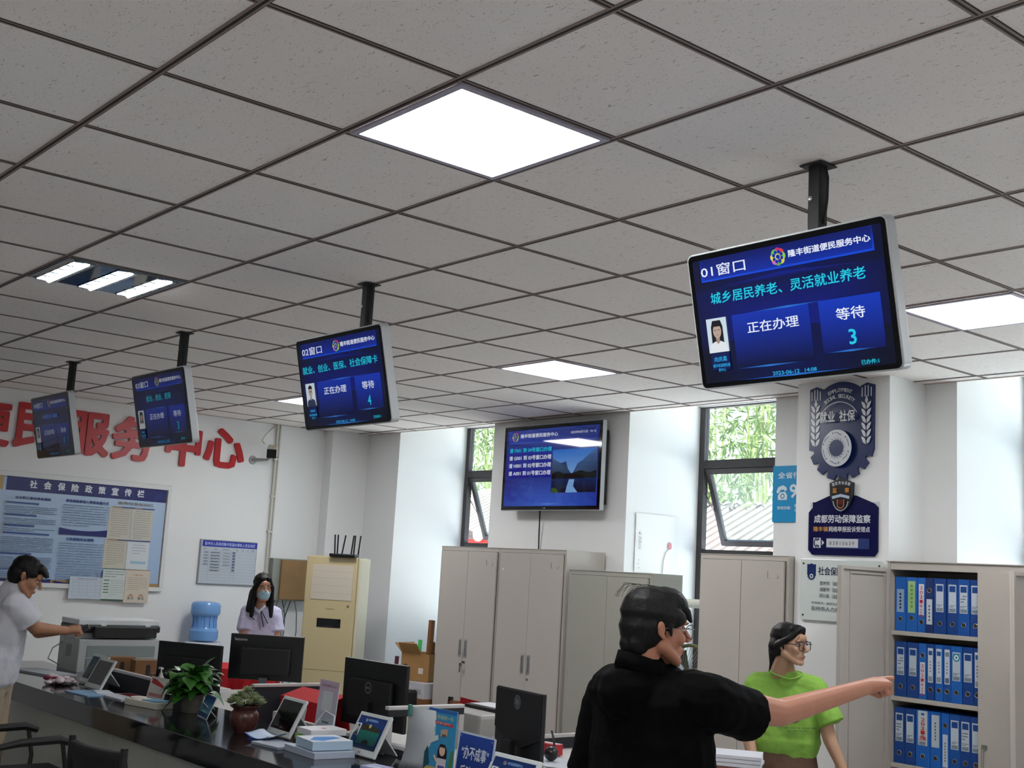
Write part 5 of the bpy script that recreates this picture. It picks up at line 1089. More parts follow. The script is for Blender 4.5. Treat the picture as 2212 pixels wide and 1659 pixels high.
# ------------------------------------------------------------------ things on the counter
M_acr = mat_glass('clear_acrylic_stand', (.95, .97, .98)); M_cream = mat('cream_plastic', '#cfcabd', .4)
def tablet(label, x, y, lit, w=.26, h=.185, rz=0.0):
    t = thing('rating_tablet', label, 'tablet', (x, y, CZ), rz, group='white rating tablets on the counter')
    T = Matrix.Translation((0, .0, .006)) @ Matrix.Rotation(R(-26), 4, 'X')
    MB().box((-w/2, -.004, 0), (w/2, .012, h+.018), T).build('shell', mat('tablet_shell', '#c9cdce', .4), t, bevel=.006)
    MB().box((-w/2+.02, -.0052, .032), (w/2-.02, -.004, h-.0), T).build('glass', mat('dark_screen', '#0b0c10', .05), t)
    MB().bar((0, .078, .11), (0, .165, .006), .16, .006).build('stand', mat('tablet_shell', '#c9cdce', .4), t)
    g = Print(.0002); S = lambda a: -w/2+.02+a*(w-.04); V = lambda b: .032+b*(h-.032)
    if lit > 0:
        g.rect(S(0), V(0), S(1), V(1), '#08142a', '#123a78'); g.rect(S(0), V(.78), S(1), V(1), '#16306c', '#102a5c'); g.text('隆丰街道便民服务中心', S(.36), V(.85), S(.72), V(.93), '#7fa8d8', .01); centre_logo(g, S(.29), V(.88), .009)
        portrait(g, S(.04), V(.36), S(.2), V(.74), '#1a1414', lit == 2, '#2a3038'); g.rect(S(.05), V(.1), S(.2), V(.3), '#0e2a50')
        if lit == 1: g.rect(S(.24), V(.12), S(.97), V(.55), '#06322e', '#0f5e54'); g.poly([(S(.24), V(.55)), (S(.97), V(.55)), (S(.97), V(.66)), (S(.62), V(.72)), (S(.24), V(.74))], '#2c2c1a'); g.disc(S(.55), V(.7), .01, '#a89a60'); g.disc(S(.6), V(.14), .03, '#0a0c0e', ry=.02, a0=0, a1=180)
        else: g.rect(S(.24), V(.05), S(.97), V(.74), '#0c1c0c', '#16300f'); g.poly([(S(.55), V(.1)), (S(.6), V(.7)), (S(.66), V(.1))], '#3e7a1c')
        g.build('display', mat_print('lit_tablet', .08, emit=.16), t, mtx=T @ at(FACE_S, (0, -.0054, 0)))
    if lit >= 0:
        q = Print(.0002); q.rect(-.012, .008, -.004, .022, '#8a8e90'); q.rect(.0, .010, .012, .02, '#8a8e90'); q.build('maker_mark', M_paper, t, mtx=T @ at(FACE_S, (0, -.0043, 0)))
    return t
tablet('white rating tablet farthest left, half hidden behind its twin', -8.00, 3.13, -1); tablet('white rating tablet near the pink crochet, in front of its twin', -7.715, 3.06, -1)
tablet('white rating tablet with a dark screen, right of the succulent pot', -5.53, 3.17, -1, rz=R(-4))
tablet('white rating tablet with a lit picture of a lake, in the middle of the counter', -4.86, 3.22, 1); tablet('white rating tablet showing a man on a lit screen, at the bottom edge', -3.62, 3.04, 2, .28)
# crochet cloth
t = thing('crochet_cloth', 'crumpled white and crimson crochet cloth at the left end of the counter', 'cloth', (-8.08, 2.97, CZ))
rc = random.Random(8); a = MB(); b = MB()
for k in range(34):
    an = rc.uniform(0, 6.3); r = .13*math.sqrt(rc.random()); (a if k % 3 else b).ell((r*math.cos(an)*1.1, r*math.sin(an)*.8, .012+rc.random()*.03), (.03, .026, .014), None, 10, 6)
a.build('white_wool', mat('pink_white_wool', '#d6c6cc', .95, bump=.4, nscale=120), t, smooth=True); b.build('crimson_wool', mat('crimson_wool', '#7c2038', .95, bump=.4, nscale=120), t, smooth=True)
def flat_sheet(name, label, x, y, rz, w, d, col, z=CZ, th=.002, cat='paper', draw=None, group=None, m=None):
    o = MB().box((-w/2, -d/2, 0), (w/2, d/2, th)).build(name, m or mat('paper_'+col, col, .7), loc=(x, y, z)); o.rotation_euler = (0, 0, rz); tag(o, label, cat, group)
    if draw:
        g = Print(.0002); draw(g, w, d); g.build('print', M_paper, o, mtx=Matrix.Translation((-w/2, -d/2, th)))
    return o
flat_sheet('paper_stack', 'loose pile of papers at the far left end of the counter', -8.75, 3.12, .2, .5, .2, '#a9adb2', th=.012)
flat_sheet('magazine', 'pale blue magazine lying under the pair of tablets', -7.5, 2.98, .1, .30, .21, '#7fa3c4', th=.006); flat_sheet('magazine', 'white leaflet lying beside the pair of tablets', -7.50, 3.05, -.2, .2, .1, '#c6cfd8', z=CZ+.007, th=.003)
flat_sheet('magazine', 'red and white magazine lying below the low partition', -7.27, 3.10, .05, .30, .2, '#b9bfc8', th=.008, draw=lambda g, w, d: g.rect(.02, d*.55, w-.02, d-.01, '#8e2630'))
# shallow boxes, card stand, photo card
t = thing('card_box', 'low cream open box of cards in front of the leafy plant', 'box', (-6.82, 3.05, CZ), R(12))
MB().box((-.15, -.06, 0), (.15, .06, .038)).build('tray', M_cream, t, bevel=.004); MB().cyl((-.1, 0, .038), (-.1, 0, .045), .045, seg=24).build('round_lid', mat('ivory_lid', '#d9d3c4', .4), t, smooth=True); MB().box((.0, -.05, .038), (.14, .05, .043)).build('blue_card', mat('teal_card', '#4a8aa8', .5), t)
t = thing('card_stand', 'small acrylic stand holding a white card with red lettering, left of the leafy plant', 'sign stand', (-7.02, 3.17, CZ), R(5))
T = Matrix.Rotation(R(-12), 4, 'X'); MB().box((-.10, -.002, 0), (.10, .002, .145), T).build('panel', mat('white_card', '#bdb9b2', .3), t); MB().box((-.10, -.05, 0), (.10, .03, .006)).build('foot', mat('milky_acrylic', '#b4b8ba', .2), t)
g = Print(.0002); g.poly([(-.08, .105), (.07, .085), (.07, .10), (-.03, .13), (-.08, .135)], '#a83434'); g.rect(-.08, .03, .08, .05, '#b07a74'); g.build('lettering', M_paper, t, mtx=T @ at(FACE_S, (0, -.0022, 0)))
t = thing('photo_card', 'small leaning card with a blue sunset picture, right of the leafy plant', 'picture card', (-6.30, 3.13, CZ), R(-12))
T = Matrix.Rotation(R(-22), 4, 'X'); MB().box((-.105, 0, 0), (.105, .004, .13), T).build('card', mat('milky_acrylic', '#b4b8ba', .2), t); MB().bar((0, .004, .08), (0, .075, .004), .06, .004).build('prop', mat('milky_acrylic', '#b4b8ba', .2), t)
g = Print(.0002); g.rect(-.1, .006, .1, .125, '#5a9cb0', '#12306c'); g.rect(-.1, .006, .1, .03, '#18406c'); g.poly([(-.07, .03), (.06, .03), (.02, .045), (-.03, .044)], '#8ab09a'); g.build('picture', M_gloss_print, t, mtx=T @ at(FACE_S, (0, -.0002, 0)))
# leafy green plant
t = thing('potted_plant', 'leafy green pothos in a grey pot on the counter', 'plant', (-6.53, 3.17, CZ))
MB().lathe([(.052, 0), (.056, .004), (.072, .09), (.075, .1), (.068, .1), (.064, .09), (0, .088)], seg=28).build('pot', mat('grey_pot', '#5e5c54', .5, noise=.15, nscale=20), t, smooth=True)
rp = random.Random(21); lf = MB(); sm = MB()
def leaf(mb, base, d, L, W, droop, n=6):
    d = Vector(d).normalized(); s = d.cross(Vector((0, 0, 1)))
    s = Vector((1, 0, 0)) if s.length < 1e-3 else s.normalized(); u = s.cross(d); rows = []
    for i in range(n+1):
        q = i/n; c = Vector(base)+d*(L*q)+Vector((0, 0, -droop*L*q*q)); w = W*math.sin(math.pi*min(1, q**.62*1.0))*(1 if i < n else 0)+.0005
        rows.append([c-s*w+u*(w*.18), c, c+s*w+u*(w*.18)])
    mb.sheet(rows)
for k in range(92):
    a = rp.uniform(0, 6.283); r = rp.uniform(.02, .12); z = .12+rp.random()*.16-r*.45; el = rp.uniform(-.5, .9)
    b0 = Vector((r*math.cos(a), r*math.sin(a), z)); sm.tube([(0, 0, .08), (r*.6*math.cos(a), r*.6*math.sin(a), z*.8+.02), tuple(b0)], .0022, 5)
    leaf(lf, b0, (math.cos(a+rp.gauss(0, .4)), math.sin(a+rp.gauss(0, .4)), el), rp.uniform(.065, .10), rp.uniform(.036, .05), rp.uniform(.2, .8))
for a, z, e, L in ((1.2, .24, 1.5, .12), (.2, .22, .9, .13), (-.3, .2, .7, .14), (3.6, .2, .8, .12), (2.6, .19, 1.1, .11), (-2.2, .10, -.7, .15)):
    leaf(lf, (.05*math.cos(a), .05*math.sin(a), z), (math.cos(a), math.sin(a), e), L, .042, .25)
sm.build('stem', mat('plant_stem', '#3c5a22', .6), t, smooth=True)
lo_ = lf.build('foliage', mat('pothos_leaf', '#2f6420', .35, noise=.45, nscale=12), t, smooth=True)
# succulent in a glazed jar
t = thing('succulent_pot', 'pale succulent in a brown glazed clay jar on the counter', 'plant', (-5.72, 3.08, CZ))
MB().lathe([(.045, 0), (.05, .006), (.066, .035), (.076, .075), (.070, .1), (.058, .112), (.06, .12), (.076, .13), (.078, .137), (.066, .137), (.058, .125), (0, .12)], seg=32).build('jar', mat('brown_glaze', '#4e2c26', .28, noise=.5, nscale=60, bump=.15), t, smooth=True)
rs2 = random.Random(6); su = MB()
for k in range(20):
    a = 2.4*k; r = .092*math.sqrt((k+.5)/20); cx_, cy_, cz_ = r*math.cos(a), r*math.sin(a), .205-.75*r+(.01 if k < 2 else 0)
    for ring, (n_, el, L) in enumerate(((9, .25, .036), (7, .75, .03), (5, 1.3, .022))):
        for q in range(n_):
            b = q*6.283/n_+ring*.4+a; leaf(su, (cx_, cy_, cz_+.004*ring), (math.cos(b), math.sin(b), el), L, .0095, -.25, 4)
so_ = su.build('rosettes', mat('pale_succulent', '#9aa67c', .5, noise=.45, nscale=45), t, smooth=True)
st_ = MB()
for k in range(9): a = k*.7; st_.tube([(0, 0, .12), (.05*math.cos(a), .05*math.sin(a), .15)], .004, 5)
st_.build('stem', mat('succulent_stem', '#5a4a3c', .7), t)
# box, leaflets, brochure boxes
def carton(name, label, x, y, rz, w, d, h, col, z=CZ, cat='box', draw=None, group=None):
    t = thing(name, label, cat, (x, y, z), rz, group); MB().box((-w/2, -d/2, 0), (w/2, d/2, h)).build('body', mat('carton_'+col, col, .5), t, bevel=.002)
    if draw:
        g = Print(.0002); draw(g, w, d); g.build('top_print', M_paper, t, mtx=Matrix.Translation((-w/2, -d/2, h)))
    return t
carton('small_box', 'pinkish white box standing between the succulent jar and the dark-screened tablet', -5.70, 3.30, R(20), .10, .07, .10, '#c3b4b4')
carton('book', 'blue-edged flat book at the bottom of the brochure pile', -4.99, 3.09, R(-3), .30, .21, .030, '#a8b2c4', cat='book')
carton('book', 'thin grey booklet sticking out left of the brochure pile', -5.26, 3.02, R(6), .22, .15, .014, '#8f95a4', cat='book')
carton('brochure_box', 'white box with an orange dot on top of the pile', -5.16, 3.20, R(-4), .15, .19, .030, '#cfcdd0', CZ+.062, draw=lambda g, w, d: g.disc(w*.62, d*.5, .014, '#a85a3a'), group='brochure boxes')
carton('brochure_box', 'green packet under the white box with the orange dot', -5.18, 3.16, R(-4), .13, .12, .028, '#6f9a3c', CZ+.033, group='brochure boxes')
carton('brochure_box', 'white and bright blue brochure pack in front of the lake tablet', -4.97, 3.10, R(-8), .20, .20, .040, '#a9c0d4', CZ+.033, draw=lambda g, w, d: (g.rect(0, 0, w, d, '#cdd2da'), g.poly([(w*.25, d*.35), (w*.7, d*.05), (w*.9, d*.3), (w*.55, d*.9), (w*.3, d*.8)], '#2f7cc4')), group='brochure boxes')
t = thing('leaflet', 'curled white leaflet with a blue edge left of the brochure pile', 'leaflet', (-5.43, 3.05, CZ), R(10))
MB().sheet([[(x, y, .018+.02*abs(x/.09)**2+.006*math.sin(y*40)) for y in [-.06+.012*k for k in range(11)]] for x in [-.09+.018*k for k in range(11)]]).build('sheet', mat('leaflet_white', '#b6c4dc', .5), t, smooth=True, solid=.001)
MB().sheet([[(x, y, .0185+.02*abs(x/.09)**2+.006*math.sin(y*40)) for y in [-.062, -.05]] for x in [-.09+.018*k for k in range(11)]]).build('blue_edge', mat('leaflet_blue', '#3c68b4', .5), t, solid=.001)
MB().box((-.08, -.05, 0), (.08, .05, .012)).build('lower_sheets', mat('leaflet_under', '#30508c', .5), t)
# stands
def tstand(name, label, x, y, w, h, rz, draw, col, lean=4, z=CZ, foot=.05):
    t = thing(name, label, 'sign stand', (x, y, z), rz); T = Matrix.Rotation(R(-lean), 4, 'X')
    MB().box((-w/2, -.0022, .004), (w/2, .0022, h), T).build('panel', mat('stand_'+col, col, .15), t); MB().box((-w/2, -foot, 0), (w/2, foot, .005)).build('foot', mat('milky_acrylic', '#b4b8ba', .2), t)
    g = Print(.0002); draw(g, w, h); g.build('print', M_gloss_print, t, mtx=T @ at(FACE_S, (-w/2, -.0024, .004)))
    return t
def d_qr(g, w, h):
    g.rect(0, 0, w, h-.004, '#a9b8c0', '#b9a4b8'); g.text('请使用微信扫一扫', w*.12, h*.87, w*.88, h*.915, '#9a5a74', .01); g.rect(w*.24, h*.47, w*.76, h*.80, '#c3c6ca'); g.rect(w*.35, h*.435, w*.65, h*.45, '#a06a74')
    g.lines(w*.15, h*.42, w*.85, 3, .012, .004, '#7f96a4', rn); g.rect(w*.36, h*.25, w*.7, h*.285, '#3e5c5a'); g.lines(w*.12, h*.22, w*.85, 3, .011, .003, '#7f96a4', rn); g.rect(w*.25, h*.1, w*.72, h*.135, '#3e5c5a')
tstand('notice_stand', 'tall pale pink and blue acrylic notice left of the monitor with a round emblem', -5.42, 3.37, .205, .285, R(-4), d_qr, '#aab4bb')
def d_ph(g, w, h): g.rect(.004, .004, w-.004, h-.004, '#c8bcc0'); g.poly([(w*.2, h*.1), (w*.5, h*.6), (w*.85, h*.1)], '#b08c88'); g.rect(.004, h-.016, w-.004, h-.004, '#5a6a9c')
tstand('notice_stand', 'small acrylic card stand behind the dark-screened tablet', -5.63, 3.33, .12, .135, 0, d_ph, '#b4b2bc', 10, foot=.03)
def d_poster(g, w, h):
    g.rect(0, 0, w, h-.004, '#3f8fb4', '#2f86b8'); g.rect(.004, h-.02, w-.004, h-.006, '#2a5aa0'); g.text('电影手机扫一扫', w*.12, h*.84, w*.88, h*.9, '#b9c07c', .015); g.poly([(w*.1, h*.775), (w*.9, h*.755), (w*.9, h*.8), (w*.1, h*.82)], '#b8404c'); g.text('省时省心省力', w*.22, h*.78, w*.78, h*.802, '#d8c8c8', .01)
    g.disc(w*.2, h*.68, .018, '#8fc0cc'); g.disc(w*.2, h*.68, .013, '#4a96b4'); g.poly([(w*.5, h*.6), (w*.74, h*.62), (w*.74, h*.72), (w*.5, h*.7)], '#b09a88'); g.rect(w*.55, h*.61, w*.69, h*.64, '#6a4a44')
    g.poly([(w*.15, h*.48), (w*.45, h*.55), (w*.42, h*.62), (w*.12, h*.55)], '#c3ccc8'); g.rect(0, 0, w, h*.16, '#b8a050'); g.poly([(0, h*.1), (w*.2, h*.2), (w*.12, h*.42), (0, h*.5)], '#1f4a5c'); g.poly([(w, h*.1), (w*.85, h*.2), (w*.9, h*.4), (w, h*.45)], '#4a7a4a')
    cx = w*.62; g.poly([(cx-.028, h*.18), (cx+.03, h*.18), (cx+.03, h*.42), (cx+.014, h*.5), (cx-.016, h*.5), (cx-.03, h*.4)], '#241a22'); g.disc(cx, h*.41, .0185, '#d8b49c', ry=.022); g.disc(cx, h*.455, .021, '#241a22', ry=.012, a0=0, a1=180); g.rect(cx-.03, h*.12, cx+.03, h*.3, '#c8c2c8'); g.rect(cx-.02, h*.02, cx+.022, h*.2, '#54508c'); g.line([(cx-.03, h*.25), (cx-.05, h*.33)], .01, '#d8b49c')
tstand('poster_stand', 'upright poster stand with a cartoon woman on sky blue', -4.22, 3.20, .185, .29, R(4), d_poster, '#4a90b8', 3)
def d_sign(g, w, h):
    g.rect(0, 0, w, h, '#b6c2d2'); g.rect(.01, .004, w-.008, h-.008, '#12286a', '#1c3f94'); g.text('“办不成事”', w*.14, h*.56, w*.88, h*.78, '#cfd6de', .015); g.text('反映窗口', w*.16, h*.24, w*.80, h*.46, '#cfd6de', .015); g.disc(.018, h-.016, .003, '#b6c2d2', n=10); g.disc(w-.018, h-.018, .003, '#b6c2d2', n=10)
tstand('poster_stand', 'navy desk sign with large white lettering at the bottom edge', -3.87, 3.10, .25, .235, R(-3), d_sign, '#aebccc', 6)
# bent sheet with a clip
t = thing('bent_notice', 'white notice sheet bent over, held by a green clip, left of the poster stand', 'notice sheet', (-4.35, 3.20, CZ), R(2))
prof = [(-.115, 0), (-.075, .05), (-.045, .11), (-.035, .18), (-.04, .285)]
MB().sheet([[(a-.02+q*.0, -.02-.015*math.sin(z*9), z) for a, z in prof] for q in (0,)]+[[(a+.13+.02*(z/.285), -.0-.015*math.sin(z*9)+.03, z) for a, z in [(-.03, 0), (-.01, .05), (.0, .11), (.005, .18), (-.005, .275)]]]).build('sheet', mat('notice_paper', '#aeb2b6', .6), t, smooth=True, solid=.0015)
MB().sheet([[(a+.131+.02*(z/.285), .0305-.015*math.sin(z*9)-.0, z) for a, z in [(-.03, 0), (-.01, .05), (.0, .11), (.005, .18), (-.005, .275)]], [(a+.165+.02*(z/.285), .04-.015*math.sin(z*9), z) for a, z in [(-.03, 0), (-.01, .05), (.0, .11), (.005, .18), (-.005, .275)]]]).build('blue_margin', mat('blue_margin', '#3a84bc', .5), t, smooth=True, solid=.0015)
MB().box((-.05, -.045, .245), (-.035, -.03, .292)).build('clip', mat('green_clip', '#3c7a70', .4), t, bevel=.002)
carton('lilac_box', 'small pale lilac box at the bottom edge, beside the bent notice', -4.42, 3.03, R(8), .12, .09, .035, '#9ea2c8', draw=lambda g, w, d: (g.rect(w*.15, d*.05, w*.9, d*.5, '#5a7ac0'), g.rect(w*.2, d*.1, w*.85, d*.45, '#c6ccdc')))
tb = MB(); tb.tube([(-5.37, 3.26, CZ+.006), (-5.36, 3.28, CZ+.08), (-5.32, 3.31, CZ+.15), (-5.26, 3.33, CZ+.13), (-5.24, 3.31, CZ+.05), (-5.26, 3.29, CZ+.004)], .004, 8)
tag(tb.build('white_cable', mat('white_cable', '#cfcdd2', .5), smooth=True), 'white charging cable looping up behind the dark-screened tablet', 'cable')

# ------------------------------------------------------------------ staff side
M_grey = mat('copier_grey', '#b4b9b9', .5); M_dk = mat('copier_dark', '#17181b', .4)
t = thing('photocopier', 'grey photocopier with a black top edge, in front of the man in white', 'photocopier', (-9.12, 3.37, .745))
MB().box((0, 0, 0), (.30, .62, .245)).box((0, 0, .245), (.21, .62, .29)).build('body', M_grey, t, bevel=.006)
MB().box((-.1, .0, 0), (0, .62, .30)).build('rear_body', M_grey, t, bevel=.006)
MB().box((-.1, -.005, .295), (.27, .625, .345)).build('scanner_unit', M_dk, t, bevel=.012); MB().box((.27, .10, .258), (.315, .58, .34)).build('control_panel', M_dk, t, bevel=.008)
MB().box((-.1, .0, .345), (.25, .62, .385)).build('scanner_lid', mat('copier_lid', '#dfe2e4', .4), t, bevel=.006)
MB().box((.301, .06, .015), (.308, .58, .11)).box((.301, .06, .12), (.306, .58, .2)).build('paper_tray', mat('copier_tray', '#7f8a8a', .5), t, bevel=.003)
lt = MB(); lt.box((.25, .16, .338), (.278, .20, .35)); lt.box((.25, .5, .338), (.278, .54, .35)); lt.build('lid_tab', mat('copier_lid', '#dfe2e4', .4), t)
MB().box((.06, -.003, .11), (.16, 0, .2)).build('side_panel', mat('side_panel', '#8a9090', .5), t)
tb = MB(); tb.tube([(-9.12, 3.36, .95), (-9.2, 3.32, .90), (-9.22, 3.30, .82), (-9.14, 3.36, .78)], .004, 6); tb.build('cable', mat('grey_cable', '#7f858a', .5), smooth=True).name = 'grey_cable'
tag(bpy.data.objects['grey_cable'], 'thin grey cable hanging at the side of the photocopier', 'cable')
M_box = mat('bamboo_wood', '#7c5430', .5, noise=.25, nscale=9)
for k, (x, y, rz, lb) in enumerate(((-8.40, 3.52, 1.35, 'brown wooden tissue box on the left of the pair'), (-8.16, 3.60, 1.45, 'brown wooden tissue box with a dark slot, on the right of the pair'))):
    t = thing('tissue_box', lb, 'tissue box', (x, y, .745), rz, 'brown wooden tissue boxes'); MB().box((-.09, -.06, 0), (.09, .06, .16)).build('body', M_box, t, bevel=.004)
    MB().prism([(.016*math.cos(R(a)), .075+(.04 if a < 180 else -.04)+.016*math.sin(R(a))) for a in range(0, 360, 20)], 0, .001, at(FACE_S, (0, -.0601, 0))).build('slot', M_gap, t)
t = thing('pump_bottle', 'white pump bottle behind the low partition', 'bottle', (-7.46, 3.40, .745))
MB().lathe([(.028, 0), (.03, .01), (.03, .1), (.012, .125), (.011, .14), (0, .14)], seg=20).build('bottle', mat('milky_bottle', '#b9b9b2', .35), t, smooth=True); p_ = MB(); p_.cyl((0, 0, .14), (0, 0, .165), .005); p_.box((-.03, -.009, .163), (.012, .009, .174)); p_.build('pump', mat('pump_white', '#c9c9c6', .4), t)
tag(MB().lathe([(0, 0), (.018, .003), (.022, .03), (.014, .05), (.017, .065), (.012, .085), (0, .09)], seg=16).build('figurine', mat('figurine_white', '#c3c6d2', .4), smooth=True, loc=(-7.83, 3.45, .745)), 'tiny white figurine behind the low partition', 'figurine')
tag(MB().lathe([(0, 0), (.025, .003), (.025, .06), (.02, .09), (.016, .11), (0, .11)], seg=16).build('amber_jar', mat('amber', '#7a4a2c', .3), smooth=True, loc=(-7.74, 3.47, .745)), 'small brown jar behind the low partition', 'jar')
tag(MB().ell((0, 0, .026), (.028, .022, .026)).build('yellow_toy', mat('toy_yellow', '#d8a818', .4), smooth='all', loc=(-7.66, 3.42, .745)), 'small bright yellow toy behind the low partition', 'toy')
# draped office chairs
def office_chair(label, x, y, rz, back_top, arms=True, m=None, seat=.46, bw=.44, curve=.04, group='black office chairs on the public side', hb=.1):
    m = m or mat('black_mesh', '#0b0c0e', .8, noise=.3, nscale=200)
    t = thing('office_chair', label, 'chair', (x, y, 0), rz, group)
    MB().box((-.24, -.22, seat-.07), (.24, .24, seat)).build('seat', m, t, bevel=.03)
    n = 8; MB().sheet([[((u-.5)*bw, -.245-curve*math.cos((u-.5)*math.pi)-.10*((z-seat)/.5), z) for z in [seat+hb+(back_top-seat-hb)*k/6 for k in range(7)]] for u in [i/n for i in range(n+1)]]).build('backrest', m, t, smooth=True, solid=.03)
    fr = MB()
    for s in (-1, 1): fr.tube([(s*bw/2, -.245, seat+.05), (s*bw/2, -.26-.05, (seat+back_top)/2), (s*bw/2, -.245-.10*((back_top-seat)/.5), back_top+.02)], .016, 8)
    fr.build('back_frame', M_blk_matte, t, smooth=True)
    if arms:
        for s in (-1, 1):
            a = MB(); a.tube([(s*.26, -.25, .62), (s*.265, -.12, .645), (s*.265, .08, .655), (s*.262, .15, .635)], [.014, .02, .022, .018], 8); a.tube([(s*.263, .10, .64), (s*.26, .13, .5), (s*.245, .12, seat-.03)], .012, 8); a.build('armrest', M_blk_matte, t, smooth=True)
    MB().cyl((0, 0, .12), (0, 0, seat-.06), .03).build('gas_lift', mat('dark_steel', '#3a3b3e', .35, metal=.8), t, smooth=True)
    for k in range(5):
        a = k*2*math.pi/5+.3; MB().bar((0, 0, .115), (.27*math.cos(a), .27*math.sin(a), .075), .045, .03).build('base_leg', M_blk_matte, t, bevel=.005); MB().ell((.27*math.cos(a), .27*math.sin(a), .03), (.03, .03, .03), None, 12, 8).build('castor', M_blk_matte, t, smooth='all')
    return t
office_chair('black mesh armchair cut by the left picture edge, in front of the counter', -6.70, 2.33, 0, .90)
office_chair('black low-backed chair pushed to the counter, right of the mesh armchair', -5.36, 2.47, R(8), .79, arms=False)
M_cloth = mat('red_cloth', '#b8101c', .8, noise=.12, nscale=14)
def draped(name, label, x, y, rz, w, z0, z1, seed, depth=.12, front=1.0):
    rr2 = random.Random(seed); ph = [rr2.uniform(0, 6.3) for _ in range(4)]
    def prof(u, s):
        wv = .012*math.sin(u*19+ph[0])+.008*math.sin(u*37+ph[1]); 
        if s < .5: q = 1-s/.5; return (-depth/2-.02*q+wv*q, z1-(z1-z0)*front*q)
        q = (s-.5)/.5; return (depth/2+.02*q+wv*q, z1-(z1-z0)*.8*q)
    rows = [[((u-.5)*w*(1+.04*math.sin(s*5+ph[2])), *prof(u, s)) for s in [k/14 for k in range(15)]] for u in [i/26 for i in range(27)]]
    o = MB().sheet(rows).build(name, M_cloth, smooth=True, solid=.005, loc=(x, y, 0)); o.rotation_euler = (0, 0, rz); return tag(o, label, 'cloth')
for nm, lb, x, y, rz, top, col in (('red chair', 'dark office chair under the red cloth below the slim-necked monitor', -8.27, 4.36, R(230), .775, 0), ('b', 'dark office chair under the red cloth in the middle of the staff area', -6.06, 4.00, 0, .84, 0)):
    office_chair(lb, x, y, rz, top, arms=False, group='chairs on the staff side', seat=.44)
draped('red_cover', 'red cloth draped over a chair behind the slim-necked monitor', -8.48, 4.54, R(50), .50, .60, .838, 3, .14)
draped('red_cover', 'red cloth hanging over a chair back, left of the monitor with a round emblem', -6.06, 3.685, 0, .50, .62, .915, 4, .14, 1.05)
t = office_chair('brown wooden-backed chair behind the poster stand, with a red vest over it', -5.74, 4.26, R(180), .86, arms=False, m=mat('brown_leather', '#6a3c1c', .45, noise=.2, nscale=8), seat=.45, group='chairs on the staff side')
ve = draped('red_vest', 'red volunteer vest with white lettering hung over the brown chair', -5.60, 4.56, R(170), .32, .58, .90, 9, .15)
g = Print(.0004); g.text('志愿', -.1, -.02, -.01, .025, '#d8c8c8', .02); g.text('服务', .02, -.05, .1, -.005, '#d8c8c8', .02); g.build('vest_lettering', M_paper, ve, mtx=at(FACE_S, (.03, -.112, .86)))
t = thing('desk_printer', 'small grey printer with a black flap holding white paper, left of the thin-edged monitor', 'printer', (-5.17, 4.20, .745), R(-3))
MB().box((-.19, -.15, 0), (.19, .16, .16)).build('body', mat('printer_grey', '#9a9894', .5), t, bevel=.02); MB().box((-.17, .0, .161), (.20, .18, .178)).build('flap', M_dk, t, bevel=.003); MB().box((-.15, .02, .179), (.2, .16, .183)).build('paper', mat('white_sheet', '#c9c9ce', .6), t)
MB().box((-5.37, 3.98, 0), (-4.97, 4.45, .744)); ped = thing('drawer_pedestal', 'pale pedestal cabinet under the small grey printer', 'cabinet', (-5.17, 4.215, 0)); MB().box((-.21, -.22, 0), (.21, .23, .745)).build('body', M_desk, ped, bevel=.003); MB().box((-.2, -.228, .1), (.2, -.22, .7)).build('drawer_front', M_desk, ped)
carton('red_packet', 'small red and white packet on papers right of the thin-edged monitor', -4.66, 4.24, R(10), .11, .06, .055, '#a81c2c', .745+.004, draw=lambda g, w, d: g.rect(.0, .03, w, d, '#c8c0c0'))
t = thing('desk_webcam', 'small black webcam-like ball on papers, right of the thin-edged monitor', 'webcam', (-4.50, 4.10, .749)); MB().ell((0, 0, .035), (.035, .035, .035)).build('ball', M_black, t, smooth='all'); MB().tube([(.0, .02, .06), (-.04, .05, .09), (-.07, .06, .13)], .006, 6).build('arm', M_black, t, smooth=True)  # small black webcam with a bent arm
flat_sheet('paper_sheets', 'spread of white papers on the desk right of the thin-edged monitor', -4.42, 4.12, .5, .40, .30, '#b9bcc4', z=.745, th=.003)
for k in range(1): pass
dk = thing('side_desk', 'pale desk behind the thin-edged monitor carrying papers', 'desk', (-4.85, 3.985, 0)); MB().box((0, 0, .715), (1.6, .62, .745)).build('desk_top', M_desk, dk, bevel=.003); lp = MB(); lp.box((.02, .02, 0), (.05, .6, .715)); lp.build('leg_panel', M_desk, dk); MB().box((1.55, .02, 0), (1.58, .6, .715)).build('leg_panel', M_desk, dk)
t = thing('glass_flask', 'clear glass drinking flask with a white cap beside the man in black', 'flask', (-3.72, 3.58, .745))
MB().lathe([(.034, 0), (.036, .005), (.036, .185), (.03, .2), (0, .2)], seg=24).build('glass', mat_glass('flask_glass', (.86, .87, .78)), t, smooth=True); MB().lathe([(.033, .003), (.033, .15), (0, .15)], seg=20).build('tea', mat_glass('tea', (.85, .85, .62)), t, smooth=True)
MB().lathe([(.037, .195), (.038, .2), (.038, .215), (.03, .22), (0, .22)], seg=24).build('collar', M_chrome, t, smooth=True); MB().lathe([(.016, .22), (.016, .25), (.013, .256), (0, .256)], seg=16).build('cap', M_white, t, smooth=True)
rk = random.Random(2)
